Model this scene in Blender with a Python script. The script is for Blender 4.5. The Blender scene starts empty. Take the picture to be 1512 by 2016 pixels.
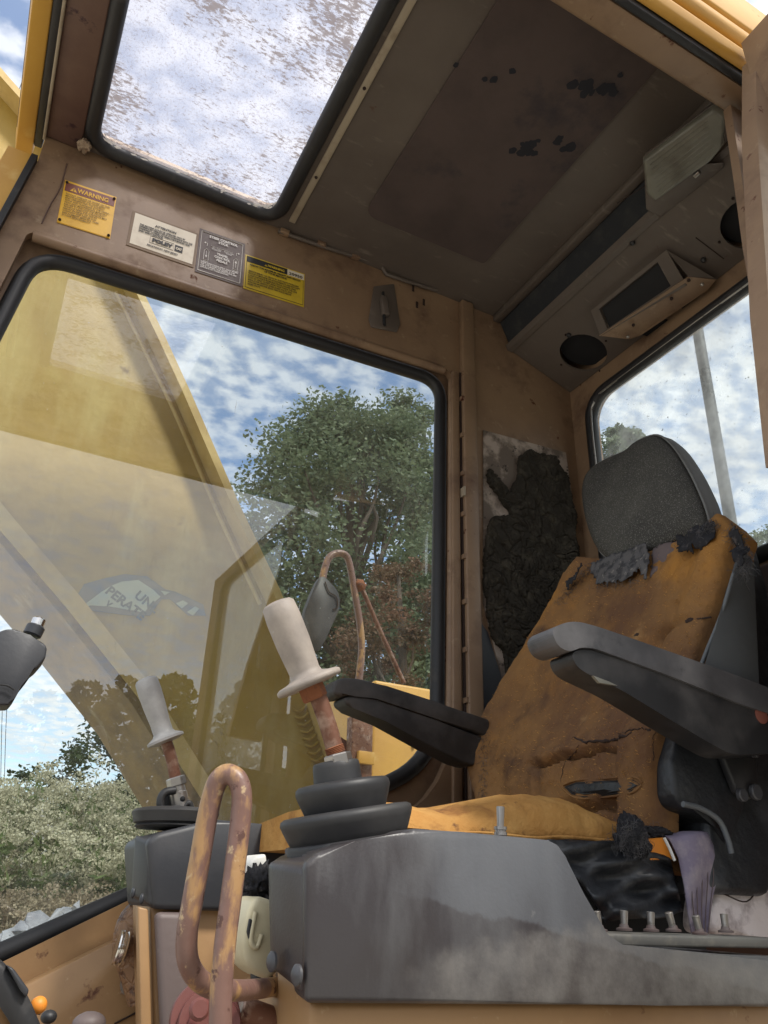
import bpy, bmesh, math, random
import numpy as np
from mathutils import Vector, Matrix, Quaternion, noise
random.seed(7)
S = bpy.context.scene
COL = S.collection
# ------------------------------------------------------------------ camera
F, CX, CY = 1514.0, 756.0, 1008.0
_u = Vector((109, 3008, -1514)).normalized()
_d = Vector((-886, -731, -1514)); _d -= _d.dot(_u) * _u; _d.normalize()
_r = _d.cross(_u)
CAM = Matrix((_r, _d, _u))                       # camera axes -> world (x rear, y into the cab, z up)
cd = bpy.data.cameras.new('camera'); cam = bpy.data.objects.new('camera', cd); COL.objects.link(cam)
cam.matrix_world = CAM.to_4x4()
cd.sensor_fit = 'VERTICAL'; cd.sensor_height = 36; cd.lens = 36 * F / 2016
cd.clip_start = 0.01; cd.clip_end = 2000
S.camera = cam
S.render.resolution_x = 768; S.render.resolution_y = 1024
# ------------------------------------------------------------------ light
SUN_EL, SUN_AZ = 56.0, -72.0       # azimuth measured from +x (rear of the cab) towards +y
SUNS, SKYS, EXPO = 2.4, 0.145, 0.80
sd = Vector((math.cos(math.radians(SUN_EL)) * math.cos(math.radians(SUN_AZ)),
             math.cos(math.radians(SUN_EL)) * math.sin(math.radians(SUN_AZ)), math.sin(math.radians(SUN_EL))))
sl = bpy.data.lights.new('sun', 'SUN'); sl.energy = SUNS; sl.angle = math.radians(9); sl.color = (1, .95, .87)
so = bpy.data.objects.new('sun', sl); COL.objects.link(so); so.rotation_euler = sd.to_track_quat('Z', 'Y').to_euler()
so.location = sd * 30
W = bpy.data.worlds.new('World'); S.world = W; W.use_nodes = True
nt = W.node_tree; N = nt.nodes; L = nt.links; N.clear()
def nd(N, t, **k):
    n = N.new(t)
    for a, b in k.items(): setattr(n, a, b)
    return n
def math_node(N, L, op, a, b=None, clamp=False):
    m = nd(N, 'ShaderNodeMath', operation=op, use_clamp=clamp)
    for i, v in enumerate((a, b)):
        if v is None: continue
        if isinstance(v, (int, float)): m.inputs[i].default_value = v
        else: L.new(v, m.inputs[i])
    return m.outputs[0]
out = nd(N, 'ShaderNodeOutputWorld'); bg = nd(N, 'ShaderNodeBackground'); L.new(bg.outputs[0], out.inputs[0])
bg.inputs[1].default_value = SKYS
sky = nd(N, 'ShaderNodeTexSky', sky_type='NISHITA'); sky.sun_disc = False
sky.sun_elevation = math.radians(SUN_EL); sky.sun_rotation = math.atan2(sd.x, sd.y)
sky.air_density = 1.0; sky.dust_density = 0.6
geo = nd(N, 'ShaderNodeTexCoord'); sep = nd(N, 'ShaderNodeSeparateXYZ'); L.new(geo.outputs['Generated'], sep.inputs[0])
zc = math_node(N, L, 'ADD', math_node(N, L, 'MAXIMUM', sep.outputs[2], 0.0), 0.22)
px_ = math_node(N, L, 'DIVIDE', sep.outputs[0], zc); py_ = math_node(N, L, 'DIVIDE', sep.outputs[1], zc)
cmb = nd(N, 'ShaderNodeCombineXYZ'); L.new(px_, cmb.inputs[0]); L.new(py_, cmb.inputs[1])
def cloud(scale, det, rough, lo, hi, off=0, dist=0.12):
    mp = nd(N, 'ShaderNodeMapping'); mp.inputs['Location'].default_value = (off, off * .7, 0); L.new(cmb.outputs[0], mp.inputs[0])
    mp.inputs['Rotation'].default_value = (0, 0, .6); mp.inputs['Scale'].default_value = (1, 1.25, 1)
    n = nd(N, 'ShaderNodeTexNoise'); n.inputs['Scale'].default_value = scale; n.inputs['Detail'].default_value = det
    n.inputs['Roughness'].default_value = rough; n.inputs['Distortion'].default_value = dist; L.new(mp.outputs[0], n.inputs[0])
    mr = nd(N, 'ShaderNodeMapRange', interpolation_type='SMOOTHSTEP'); mr.inputs[1].default_value = lo; mr.inputs[2].default_value = hi
    L.new(n.outputs[0], mr.inputs[0]); return mr.outputs[0]
big = cloud(0.9, 5, .5, .36, .60, off=3.1)          # broad decks
small = cloud(22, 5, .5, .33, .63, .5)              # the mackerel pattern
amt = math_node(N, L, 'ADD', math_node(N, L, 'MULTIPLY', big, .52), math_node(N, L, 'MULTIPLY', small, .60), True)
sund = nd(N, 'ShaderNodeVectorMath', operation='DOT_PRODUCT'); L.new(geo.outputs['Generated'], sund.inputs[0]); sund.inputs[1].default_value = sd
sg = nd(N, 'ShaderNodeMapRange', interpolation_type='SMOOTHSTEP'); sg.inputs[1].default_value = -.1; sg.inputs[2].default_value = 1.0
L.new(sund.outputs['Value'], sg.inputs[0])
amt2 = math_node(N, L, 'ADD', amt, math_node(N, L, 'MULTIPLY', sg.outputs[0], .35), True)
ccol = nd(N, 'ShaderNodeMixRGB'); ccol.inputs[1].default_value = (3.7, 3.9, 4.2, 1); ccol.inputs[2].default_value = (5.7, 5.7, 5.75, 1)
cs = math_node(N, L, 'ADD', math_node(N, L, 'MULTIPLY', cloud(2.6, 6, .6, .35, .7, off=8), .6), math_node(N, L, 'MULTIPLY', sg.outputs[0], .5), True)
cs = math_node(N, L, 'ADD', math_node(N, L, 'MULTIPLY', cs, .8), math_node(N, L, 'MULTIPLY', cloud(22, 3, .5, .35, .65, .5), .3), True)
L.new(cs, ccol.inputs[0])
mixc = nd(N, 'ShaderNodeMixRGB'); L.new(amt2, mixc.inputs[0]); L.new(sky.outputs[0], mixc.inputs[1]); L.new(ccol.outputs[0], mixc.inputs[2])
L.new(mixc.outputs[0], bg.inputs[0])
vs = S.view_settings
S.display_settings.display_device = 'sRGB'
vs.view_transform = 'Standard'; vs.look = 'None'; vs.gamma = 1; vs.use_curve_mapping = False; vs.exposure = EXPO
S.render.engine = 'CYCLES'
S.cycles.max_bounces = 8; S.cycles.transparent_max_bounces = 16; S.cycles.diffuse_bounces = 4; S.cycles.glossy_bounces = 4

# ------------------------------------------------------------------ projection helpers: a picture point on a real plane
def ray(x, y): return CAM @ Vector((x - CX, CY - y, -F))
def pX(x, y, X): v = ray(x, y); return v * (X / v.x)
def pY(x, y, Y): v = ray(x, y); return v * (Y / v.y)
def pZ(x, y, Z): v = ray(x, y); return v * (Z / v.z)
def pP(x, y, p, n):
    v = ray(x, y); p = Vector(p); n = Vector(n); return v * (p.dot(n) / v.dot(n))
def pxm(y): return y / F     # rough metres per pixel at distance y
V = Vector
# ------------------------------------------------------------------ materials
def material(name, base, rough=.6, metal=0, layers=(), bump=(), spec=.5, trans=None, coat=0):
    """layers: (colour, scale, lo, hi, detail[, rough, stretch]) mixed over base by noise; bump: (kind, scale, strength)"""
    m = bpy.data.materials.new(name); m.use_nodes = True
    N = m.node_tree.nodes; L = m.node_tree.links
    b = N['Principled BSDF']; b.inputs['Roughness'].default_value = rough; b.inputs['Metallic'].default_value = metal
    b.inputs['Specular IOR Level'].default_value = spec; b.inputs['Coat Weight'].default_value = coat
    tc = N.new('ShaderNodeTexCoord'); cur = None; rcur = None
    rgb = N.new('ShaderNodeRGB'); rgb.outputs[0].default_value = (*base, 1); cur = rgb.outputs[0]
    for i, ly in enumerate(layers):
        c, sc, lo, hi, det = ly[:5]
        st = ly[6] if len(ly) > 6 else (1, 1, 1)
        mp = N.new('ShaderNodeMapping'); mp.inputs['Scale'].default_value = st; mp.inputs['Location'].default_value = (i * 3.3, i * 1.7, i)
        L.new(tc.outputs['Object'], mp.inputs[0])
        n = N.new('ShaderNodeTexNoise'); n.inputs['Scale'].default_value = sc; n.inputs['Detail'].default_value = det; n.inputs['Roughness'].default_value = .62
        L.new(mp.outputs[0], n.inputs[0])
        mr = N.new('ShaderNodeMapRange'); mr.inputs[1].default_value = lo; mr.inputs[2].default_value = hi; L.new(n.outputs[0], mr.inputs[0])
        mx = N.new('ShaderNodeMixRGB'); L.new(mr.outputs[0], mx.inputs[0]); L.new(cur, mx.inputs[1]); mx.inputs[2].default_value = (*c, 1); cur = mx.outputs[0]
        if len(ly) > 5 and ly[5] is not None:
            rm = N.new('ShaderNodeMixRGB'); L.new(mr.outputs[0], rm.inputs[0]); rm.inputs[2].default_value = (ly[5],) * 3 + (1,)
            if rcur is None: rm.inputs[1].default_value = (rough,) * 3 + (1,)
            else: L.new(rcur, rm.inputs[1])
            rcur = rm.outputs[0]
    L.new(cur, b.inputs['Base Color'])
    if rcur is not None: L.new(rcur, b.inputs['Roughness'])
    last = None
    for k, sc, stg in bump:
        if k == 'noise':
            n = N.new('ShaderNodeTexNoise'); n.inputs['Detail'].default_value = 6
        else:
            n = N.new('ShaderNodeTexVoronoi'); n.feature = 'DISTANCE_TO_EDGE' if k == 'crack' else 'F1'
        n.inputs['Scale'].default_value = sc; L.new(tc.outputs['Object'], n.inputs['Vector'])
        o = n.outputs[0]
        if k == 'crack':
            mr = N.new('ShaderNodeMapRange'); mr.inputs[2].default_value = .12; L.new(o, mr.inputs[0]); o = mr.outputs[0]
        bp = N.new('ShaderNodeBump'); bp.inputs['Strength'].default_value = stg; bp.inputs['Distance'].default_value = .3 / sc
        L.new(o, bp.inputs['Height'])
        if last: L.new(last, bp.inputs['Normal'])
        last = bp.outputs[0]
    if last: L.new(last, b.inputs['Normal'])
    return m
M = {}
RUST = (.10, .035, .018)
M['tan'] = material('tan_cab_paint', (.27, .175, .105), .5, layers=[((.20, .125, .078), 5, .4, .7, 6), ((.12, .065, .04), 7, .52, .72, 10, .75), ((.33, .24, .155), 40, .62, .8, 4), (RUST, 24, .66, .70, 10, .9)], bump=[('noise', 120, .08)])
M['tan_low'] = material('orange_tan_paint', (.36, .215, .10), .48, layers=[((.28, .16, .075), 6, .45, .7, 6), ((.12, .05, .03), 16, .67, .72, 9, .85), ((.5, .36, .2), 60, .66, .8, 3)], bump=[('noise', 160, .06)])
M['ceil'] = material('ceiling_paint', (.12, .096, .08), .6, layers=[((.092, .072, .06), 4, .4, .7, 5), ((.09, .05, .035), 26, .68, .74, 8), ((.18, .15, .125), 14, .6, .75, 7, None, (1, 3, 1))], bump=[('noise', 90, .06)])
M['ceil_brown'] = material('brown_ceiling_paint', (.13, .075, .055), .6, layers=[((.09, .045, .035), 8, .4, .7, 6), ((.04, .015, .02), 14, .64, .68, 8)], bump=[('noise', 90, .08)])
M['liner'] = material('brown_headliner', (.080, .056, .050), .85, layers=[((.060, .042, .038), 7, .4, .65, 5), ((.025, .022, .03), 5, .58, .72, 12)], bump=[('noise', 300, .15)])
M['stain'] = material('black_stain', (.012, .012, .018), .8)
M['strip'] = material('pale_strip', (.36, .30, .22), .55, layers=[((.2, .15, .1), 12, .5, .7, 6)])
M['yellow'] = material('yellow_paint', (.62, .35, .065), .45, layers=[((.50, .26, .05), 3, .4, .7, 6), ((.68, .46, .16), 10, .6, .8, 8), ((.10, .04, .02), 22, .69, .73, 9, .9)], bump=[('noise', 90, .06)])
M['boom'] = material('olive_boom_paint', (.46, .31, .06), .55, layers=[((.34, .22, .045), 2.2, .38, .68, 7), ((.56, .44, .18), 7, .50, .72, 10, .8, (1, 1, .25)), ((.52, .40, .14), 5, .58, .75, 9, .8), ((.16, .09, .03), 9, .66, .76, 10, .9)], bump=[('noise', 60, .12), ('noise', 8, .15)])
M['boom_under'] = material('brown_weathered_plate', (.27, .17, .06), .7, layers=[((.16, .10, .05), 5, .4, .65, 9, None, (1, 1, 3)), ((.38, .30, .18), 8, .58, .75, 9)], bump=[('noise', 60, .12)])
M['boom_edge'] = material('highlit_flange_paint', (.66, .49, .20), .5, layers=[((.50, .34, .11), 6, .4, .65, 7), ((.62, .5, .26), 18, .6, .75, 7)], bump=[('noise', 70, .1)])  # paler than the boom side: edge and weld highlight put into the colour
M['rubber'] = material('black_rubber', (.018, .018, .02), .5, layers=[((.07, .065, .06), 20, .58, .8, 8, .8)], bump=[('noise', 150, .1)])
M['boot'] = material('rubber_boot', (.026, .026, .028), .5, layers=[((.05, .048, .047), 12, .45, .75, 8, .7)], bump=[('noise', 200, .06)])
M['plastic'] = material('scuffed_black_plastic', (.062, .062, .068), .40, layers=[((.042, .036, .036), 3, .42, .56, 2), ((.15, .155, .165), 2.6, .50, .56, 5, .6), ((.24, .24, .235), 5, .55, .70, 9, .7, (1, 1, .35)), ((.34, .31, .26), 26, .66, .74, 9, .85, (1, 1, .6)), ((.03, .03, .04), 34, .66, .70, 6)], bump=[('noise', 300, .15)])
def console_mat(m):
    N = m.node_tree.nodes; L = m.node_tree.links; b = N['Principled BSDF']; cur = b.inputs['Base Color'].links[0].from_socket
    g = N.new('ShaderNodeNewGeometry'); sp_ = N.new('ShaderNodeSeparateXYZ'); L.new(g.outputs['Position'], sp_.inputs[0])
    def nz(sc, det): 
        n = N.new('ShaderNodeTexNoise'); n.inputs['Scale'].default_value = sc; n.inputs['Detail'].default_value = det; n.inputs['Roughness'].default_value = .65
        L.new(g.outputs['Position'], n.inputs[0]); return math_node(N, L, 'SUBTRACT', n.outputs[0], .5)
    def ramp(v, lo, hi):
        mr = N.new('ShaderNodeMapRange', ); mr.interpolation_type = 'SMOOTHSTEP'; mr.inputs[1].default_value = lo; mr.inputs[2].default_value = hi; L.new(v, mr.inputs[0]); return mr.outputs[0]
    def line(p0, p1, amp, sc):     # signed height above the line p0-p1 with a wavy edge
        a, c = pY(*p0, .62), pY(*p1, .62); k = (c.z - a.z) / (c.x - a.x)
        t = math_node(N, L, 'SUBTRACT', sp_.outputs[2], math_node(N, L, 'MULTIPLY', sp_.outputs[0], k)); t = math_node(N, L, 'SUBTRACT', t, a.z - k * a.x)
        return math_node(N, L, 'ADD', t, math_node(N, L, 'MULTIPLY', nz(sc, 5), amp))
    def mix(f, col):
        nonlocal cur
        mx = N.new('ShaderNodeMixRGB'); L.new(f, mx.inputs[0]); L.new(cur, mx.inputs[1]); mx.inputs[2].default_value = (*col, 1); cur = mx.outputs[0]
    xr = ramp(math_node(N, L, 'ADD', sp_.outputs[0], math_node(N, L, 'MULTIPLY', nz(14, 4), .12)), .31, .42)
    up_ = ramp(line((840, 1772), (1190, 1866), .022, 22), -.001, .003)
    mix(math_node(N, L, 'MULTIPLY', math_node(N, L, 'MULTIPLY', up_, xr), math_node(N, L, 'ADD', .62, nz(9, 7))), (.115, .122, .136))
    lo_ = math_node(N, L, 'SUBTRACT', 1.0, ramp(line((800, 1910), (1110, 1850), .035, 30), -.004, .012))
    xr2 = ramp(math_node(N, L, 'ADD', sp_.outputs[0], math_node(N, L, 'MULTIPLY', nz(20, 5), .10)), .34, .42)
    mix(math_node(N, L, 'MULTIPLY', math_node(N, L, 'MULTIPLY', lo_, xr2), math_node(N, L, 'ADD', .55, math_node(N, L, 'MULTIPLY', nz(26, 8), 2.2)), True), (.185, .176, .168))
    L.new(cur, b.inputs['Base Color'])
M['plastic_c'] = material('patchy_dusty_plastic', (.048, .044, .048), .36, layers=[((.034, .027, .027), 4, .42, .56, 3), ((.10, .10, .105), 9, .54, .72, 9, .6, (1, 1, .3)), ((.34, .31, .26), 34, .68, .74, 9, .85, (1, 1, .6))], bump=[('noise', 300, .2)])
console_mat(M['plastic_c'])  # adds a paler patch above a diagonal edge and one at lower right
M['plastic_d'] = material('dark_console_cover', (.030, .032, .038), .42, layers=[((.05, .05, .055), 7, .5, .75, 6, .55)], bump=[('noise', 260, .12)])
M['armtop'] = material('worn_grey_armrest', (.075, .073, .078), .5, layers=[((.14, .135, .14), 9, .42, .68, 8, .7), ((.05, .05, .055), 26, .6, .72, 5)], bump=[('noise', 220, .12)])
M['armblk'] = material('black_armrest', (.02, .02, .022), .5, layers=[((.075, .07, .07), 8, .5, .75, 8, .7)], bump=[('noise', 220, .1)])
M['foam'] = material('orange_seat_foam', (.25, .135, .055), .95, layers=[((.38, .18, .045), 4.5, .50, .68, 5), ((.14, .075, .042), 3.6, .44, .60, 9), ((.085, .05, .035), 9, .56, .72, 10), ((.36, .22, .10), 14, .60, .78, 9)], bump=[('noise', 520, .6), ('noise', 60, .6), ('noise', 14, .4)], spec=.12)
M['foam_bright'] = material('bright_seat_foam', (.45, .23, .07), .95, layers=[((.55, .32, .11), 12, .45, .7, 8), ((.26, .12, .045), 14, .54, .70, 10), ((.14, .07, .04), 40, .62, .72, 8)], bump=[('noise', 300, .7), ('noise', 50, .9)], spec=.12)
M['fabric'] = material('grey_headrest_fabric', (.058, .056, .052), .95, layers=[((.09, .087, .077), 6, .45, .7, 5), ((.20, .195, .18), 460, .56, .72, 1)], bump=[('cell', 420, .9)], spec=.1)
M['fabric_side'] = material('grey_headrest_side', (.20, .20, .195), .9, layers=[((.17, .165, .155), 8, .45, .7, 6)], bump=[('noise', 500, .2)], spec=.15)
M['rag'] = material('torn_grey_cloth', (.11, .107, .11), .95, layers=[((.05, .05, .055), 60, .45, .6, 5), ((.26, .24, .22), 90, .6, .75, 3)], bump=[('noise', 500, .6)], spec=.1)
M['rag_d'] = material('dark_frayed_cloth', (.03, .03, .034), .95, layers=[((.10, .09, .09), 90, .55, .7, 4)], bump=[('noise', 300, 1)], spec=.1)
M['vinyl'] = material('black_vinyl', (.022, .024, .028), .42, layers=[((.07, .075, .085), 7, .5, .75, 6, .5)], bump=[('noise', 14, .5), ('noise', 200, .08)])
M['vinyl_side'] = material('grey_vinyl_side', (.12, .13, .14), .5, layers=[((.09, .095, .10), 5, .5, .75, 7, .6)], bump=[('noise', 12, .2)])
M['grip'] = material('pale_worn_grip', (.36, .31, .265), .6, layers=[((.25, .215, .19), 22, .45, .7, 7), ((.5, .47, .43), 30, .62, .75, 6), ((.14, .12, .11), 60, .68, .75, 4)], bump=[('noise', 160, .15)])
M['grip_g'] = material('grey_worn_grip', (.30, .295, .29), .5, layers=[((.42, .41, .40), 25, .45, .7, 6), ((.09, .09, .09), 40, .66, .74, 6)], bump=[('noise', 160, .15)])
M['rust'] = material('rusty_steel', (.17, .075, .045), .6, metal=.3, layers=[((.30, .20, .15), 40, .5, .65, 6, .35), ((.09, .03, .02), 60, .55, .66, 6, .9)], bump=[('noise', 200, .25)])
M['rustnut'] = material('orange_rust', (.24, .085, .035), .85, layers=[((.12, .045, .025), 60, .5, .65, 6)], bump=[('noise', 300, .5)])
M['steel'] = material('dull_steel', (.42, .40, .38), .35, metal=.9, layers=[((.2, .18, .16), 80, .55, .68, 5, .6)], bump=[('noise', 300, .15)])
M['chrome'] = material('bright_steel', (.7, .68, .65), .18, metal=1)
M['handle'] = material('chipped_tan_rail', (.36, .21, .095), .42, layers=[((.18, .10, .08), 24, .43, .48, 12, .4, (1, 1, .35)), ((.09, .04, .03), 60, .60, .64, 9, .6), ((.46, .33, .19), 90, .62, .7, 5)], bump=[('noise', 90, .25)])
M['greyped'] = material('grey_worn_pedestal', (.13, .10, .095), .55, layers=[((.11, .06, .055), 12, .5, .66, 8, .5, (1, 1, .3)), ((.24, .2, .18), 20, .6, .72, 8)], bump=[('noise', 90, .15)])
M['mat'] = material('decayed_black_foam', (.036, .031, .025), .9, layers=[((.075, .065, .05), 30, .5, .7, 8)], bump=[('noise', 260, .6)], spec=.12)
M['matback'] = material('foam_backing', (.15, .12, .10), .95, layers=[((.40, .33, .28), 9, .47, .57, 10), ((.02, .018, .016), 40, .6, .68, 6)], bump=[('noise', 300, .5)], spec=.1)
M['lens'] = material('dusty_lamp_lens', (.19, .185, .155), .35, layers=[((.11, .10, .08), 14, .45, .7, 6)])
M['cream'] = material('cream_plastic', (.62, .56, .38), .4, layers=[((.5, .44, .28), 10, .5, .7, 4)])
M['white'] = material('white_plastic', (.75, .74, .70), .5)
M['dark'] = material('dark_recess', (.012, .012, .014), .8)
M['darkmesh'] = material('dark_filter', (.018, .02, .024), .85, layers=[((.035, .035, .035), 20, .5, .7, 8)], bump=[('noise', 200, .4)])
M['belt'] = material('purple_grey_belt', (.22, .19, .26), .8, layers=[((.34, .30, .34), 30, .45, .65, 7), ((.07, .06, .08), 14, .6, .7, 6)], bump=[('noise', 400, .4)], spec=.2)
M['belt2'] = material('brown_belt_end', (.14, .11, .11), .8, bump=[('noise', 400, .3)], spec=.2)
M['orange'] = material('orange_plastic', (.75, .26, .03), .5)
M['pad'] = material('mauve_grey_pad', (.72, .66, .67), .6, layers=[((.30, .25, .26), 20, .5, .65, 8), ((.10, .06, .07), 45, .64, .70, 9), ((.62, .58, .58), 9, .6, .75, 5)], bump=[('noise', 40, .4)])
M['elbow'] = material('cracked_brown_paint', (.22, .12, .06), .5, layers=[((.10, .05, .03), 40, .50, .56, 9), ((.36, .28, .22), 30, .62, .7, 5)], bump=[('crack', 60, .4)])
M['swpanel'] = material('dusty_switch_panel', (.13, .125, .115), .7, layers=[((.22, .2, .17), 30, .5, .68, 8)])
M['pole_grey'] = material('weathered_grey_steel', (.07, .078, .085), .5, layers=[((.2, .21, .22), 60, .5, .7, 6)])
M['redmetal'] = material('red_oxide_paint', (.15, .05, .042), .45, layers=[((.12, .03, .028), 30, .5, .7, 6)], bump=[('noise', 90, .1)])
M['mud'] = material('dried_mud', (.36, .27, .19), .95, layers=[((.2, .14, .1), 80, .5, .6, 6)], bump=[('noise', 120, 1)])
M['lblred'] = material('faded_red_band', (.22, .075, .055), .5)
M['lbly'] = material('label_yellow', (.80, .46, .04), .45, layers=[((.66, .36, .04), 16, .5, .75, 5)])
M['lbly2'] = material('label_yellow_dusty', (.60, .42, .03), .45, layers=[((.45, .3, .03), 16, .5, .75, 5)])
M['lblw'] = material('label_cream', (.68, .60, .47), .5, layers=[((.52, .43, .32), 18, .5, .75, 6)])
M['lblg'] = material('label_grey_brown', (.115, .085, .078), .6, layers=[((.17, .14, .125), 40, .5, .7, 6)])
M['lblb'] = material('label_brown_border', (.20, .13, .075), .6)
M['ink'] = material('black_ink', (.02, .018, .018), .6)
M['inkbr'] = material('faded_ink', (.22, .13, .03), .6)
M['inkw'] = material('white_ink', (.74, .70, .66), .6)
M['inky'] = material('yellow_ink', (.8, .46, .05), .6)
M['stickr'] = material('pale_torn_sticker', (.55, .60, .48), .5)
M['inkg'] = material('grey_ink', (.16, .18, .16), .6)
M['stickg'] = material('sticker_glue', (.25, .24, .20), .7)
M['seam'] = material('dark_seam', (.03, .016, .012), .9)
M['ground'] = material('pale_bounce_ground', (.36, .34, .29), .95, layers=[((.42, .39, .33), 1.2, .4, .65, 9), ((.22, .21, .12), .8, .56, .7, 8)], bump=[('noise', 3, .6)])  # ground made pale to bounce extra light into the cab
M['bark'] = material('bark', (.09, .07, .055), .9, bump=[('noise', 12, .8)])
M['pole'] = material('weathered_pole', (.22, .18, .15), .9, layers=[((.12, .1, .08), 9, .4, .65, 6, None, (4, 4, .5))])
M['insul'] = material('grey_insulator', (.33, .36, .37), .3)
M['rock'] = material('blue_grey_rock', (.30, .31, .34), .8, layers=[((.18, .19, .22), 3, .45, .6, 9), ((.5, .5, .52), 8, .6, .7, 6)], bump=[('noise', 9, .8)])
def leafmat(name, c1, c2, c3=None):
    m = bpy.data.materials.new(name); m.use_nodes = True
    N = m.node_tree.nodes; L = m.node_tree.links; b = N['Principled BSDF']; b.inputs['Roughness'].default_value = .55
    b.inputs['Specular IOR Level'].default_value = .3
    g = N.new('ShaderNodeTexCoord'); n = N.new('ShaderNodeTexNoise'); n.inputs['Scale'].default_value = 1.3; n.inputs['Detail'].default_value = 8
    n.inputs['Roughness'].default_value = .8
    L.new(g.outputs['Object'], n.inputs[0]); r = N.new('ShaderNodeValToRGB'); L.new(n.outputs[0], r.inputs[0])
    r.color_ramp.elements[0].position = .36; r.color_ramp.elements[0].color = (*c1, 1)
    r.color_ramp.elements[1].position = .66; r.color_ramp.elements[1].color = (*c2, 1)
    if c3: e = r.color_ramp.elements.new(.8); e.color = (*c3, 1)
    L.new(r.outputs[0], b.inputs['Base Color'])
    t = N.new('ShaderNodeBsdfTranslucent'); L.new(r.outputs[0], t.inputs[0]); mx = N.new('ShaderNodeMixShader'); mx.inputs[0].default_value = .35
    L.new(b.outputs[0], mx.inputs[1]); L.new(t.outputs[0], mx.inputs[2]); L.new(mx.outputs[0], N['Material Output'].inputs[0])
    return m
M['leaf'] = leafmat('oak_leaves', (.075, .105, .06), (.22, .265, .155))
M['leaf_d'] = leafmat('dark_leaves', (.02, .035, .012), (.06, .085, .025))
M['leaf_r'] = leafmat('red_leaves', (.10, .09, .05), (.24, .12, .08), (.14, .15, .07))
M['weedleaf'] = leafmat('weed_leaves', (.06, .095, .03), (.20, .25, .09))
M['flower'] = leafmat('cream_weed_flowers', (.36, .34, .23), (.62, .60, .44))
M['flowerb'] = leafmat('brown_weed_flowers', (.22, .17, .11), (.42, .36, .25))
M['grass'] = leafmat('dry_grass', (.20, .22, .07), (.46, .42, .18))

def glass(name, refl, dirt_haze_col, scale, lo, hi, det, film=.04, streak=False, tint=(.93, .96, .95), streaks2=None):
    m = bpy.data.materials.new(name); m.use_nodes = True
    N = m.node_tree.nodes; L = m.node_tree.links; N.remove(N['Principled BSDF']); o = N['Material Output']
    t = N.new('ShaderNodeBsdfTransparent'); t.inputs[0].default_value = (*tint, 1)
    g = N.new('ShaderNodeBsdfGlossy'); g.inputs['Roughness'].default_value = 0.0
    f = N.new('ShaderNodeFresnel'); f.inputs[0].default_value = 1.5
    gm = N.new('ShaderNodeNewGeometry'); front = math_node(N, L, 'SUBTRACT', 1.0, gm.outputs['Backfacing'])
    fm = math_node(N, L, 'MULTIPLY', math_node(N, L, 'MULTIPLY', f.outputs[0], refl), front, True)
    m1 = N.new('ShaderNodeMixShader'); L.new(fm, m1.inputs[0]); L.new(t.outputs[0], m1.inputs[1]); L.new(g.outputs[0], m1.inputs[2])
    d = N.new('ShaderNodeBsdfDiffuse'); d.inputs[0].default_value = (*dirt_haze_col, 1)
    tl = N.new('ShaderNodeBsdfTranslucent'); tl.inputs[0].default_value = (*dirt_haze_col, 1)
    md = N.new('ShaderNodeMixShader'); md.inputs[0].default_value = .55; L.new(d.outputs[0], md.inputs[1]); L.new(tl.outputs[0], md.inputs[2])
    tc = N.new('ShaderNodeTexCoord')
    def nz(sc, det, lo, hi, st=(1, 1, 1), rg=.7):
        mp = N.new('ShaderNodeMapping'); mp.inputs['Scale'].default_value = st; L.new(tc.outputs['Object'], mp.inputs[0])
        n = N.new('ShaderNodeTexNoise'); n.inputs['Scale'].default_value = sc; n.inputs['Detail'].default_value = det; n.inputs['Roughness'].default_value = rg; L.new(mp.outputs[0], n.inputs[0])
        mr = N.new('ShaderNodeMapRange'); mr.inputs[1].default_value = lo; mr.inputs[2].default_value = hi; L.new(n.outputs[0], mr.inputs[0]); return mr.outputs[0]
    a = nz(scale, det, lo, hi)
    if streak:
        a = math_node(N, L, 'MAXIMUM', math_node(N, L, 'MULTIPLY', a, .8), math_node(N, L, 'MULTIPLY', nz(38, 4, .66, .78, (1, 1, .12)), .35))
    a = math_node(N, L, 'ADD', a, math_node(N, L, 'MULTIPLY', nz(3, 5, .3, .75), film), True)
    if streaks2:      # dark specks of dirt on the pane
        sk = N.new('ShaderNodeBsdfDiffuse'); sk.inputs[0].default_value = (.09, .08, .07, 1)
        ms = N.new('ShaderNodeMixShader'); L.new(nz(110, 2, .70, .72), ms.inputs[0]); L.new(m1.outputs[0], ms.inputs[1]); L.new(sk.outputs[0], ms.inputs[2]); m1 = ms
    a = math_node(N, L, 'MULTIPLY', a, front)
    m2 = N.new('ShaderNodeMixShader'); L.new(a, m2.inputs[0]); L.new(m1.outputs[0], m2.inputs[1]); L.new(md.outputs[0], m2.inputs[2])
    L.new(m2.outputs[0], o.inputs[0])
    return m, m2, N, L, nz, a
M['glass'] = glass('dusty_window_glass', 4.3, (.55, .55, .5), 150, .735, .76, 2, .16, True)[0]
M['glass_r'] = glass('speckled_rear_glass', 1.2, (.85, .87, .88), 120, 1.1, 1.2, 3, .8, False, (.93, .96, .95), True)[0]  # whitish film put on the pane to whiten the sky behind it
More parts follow.
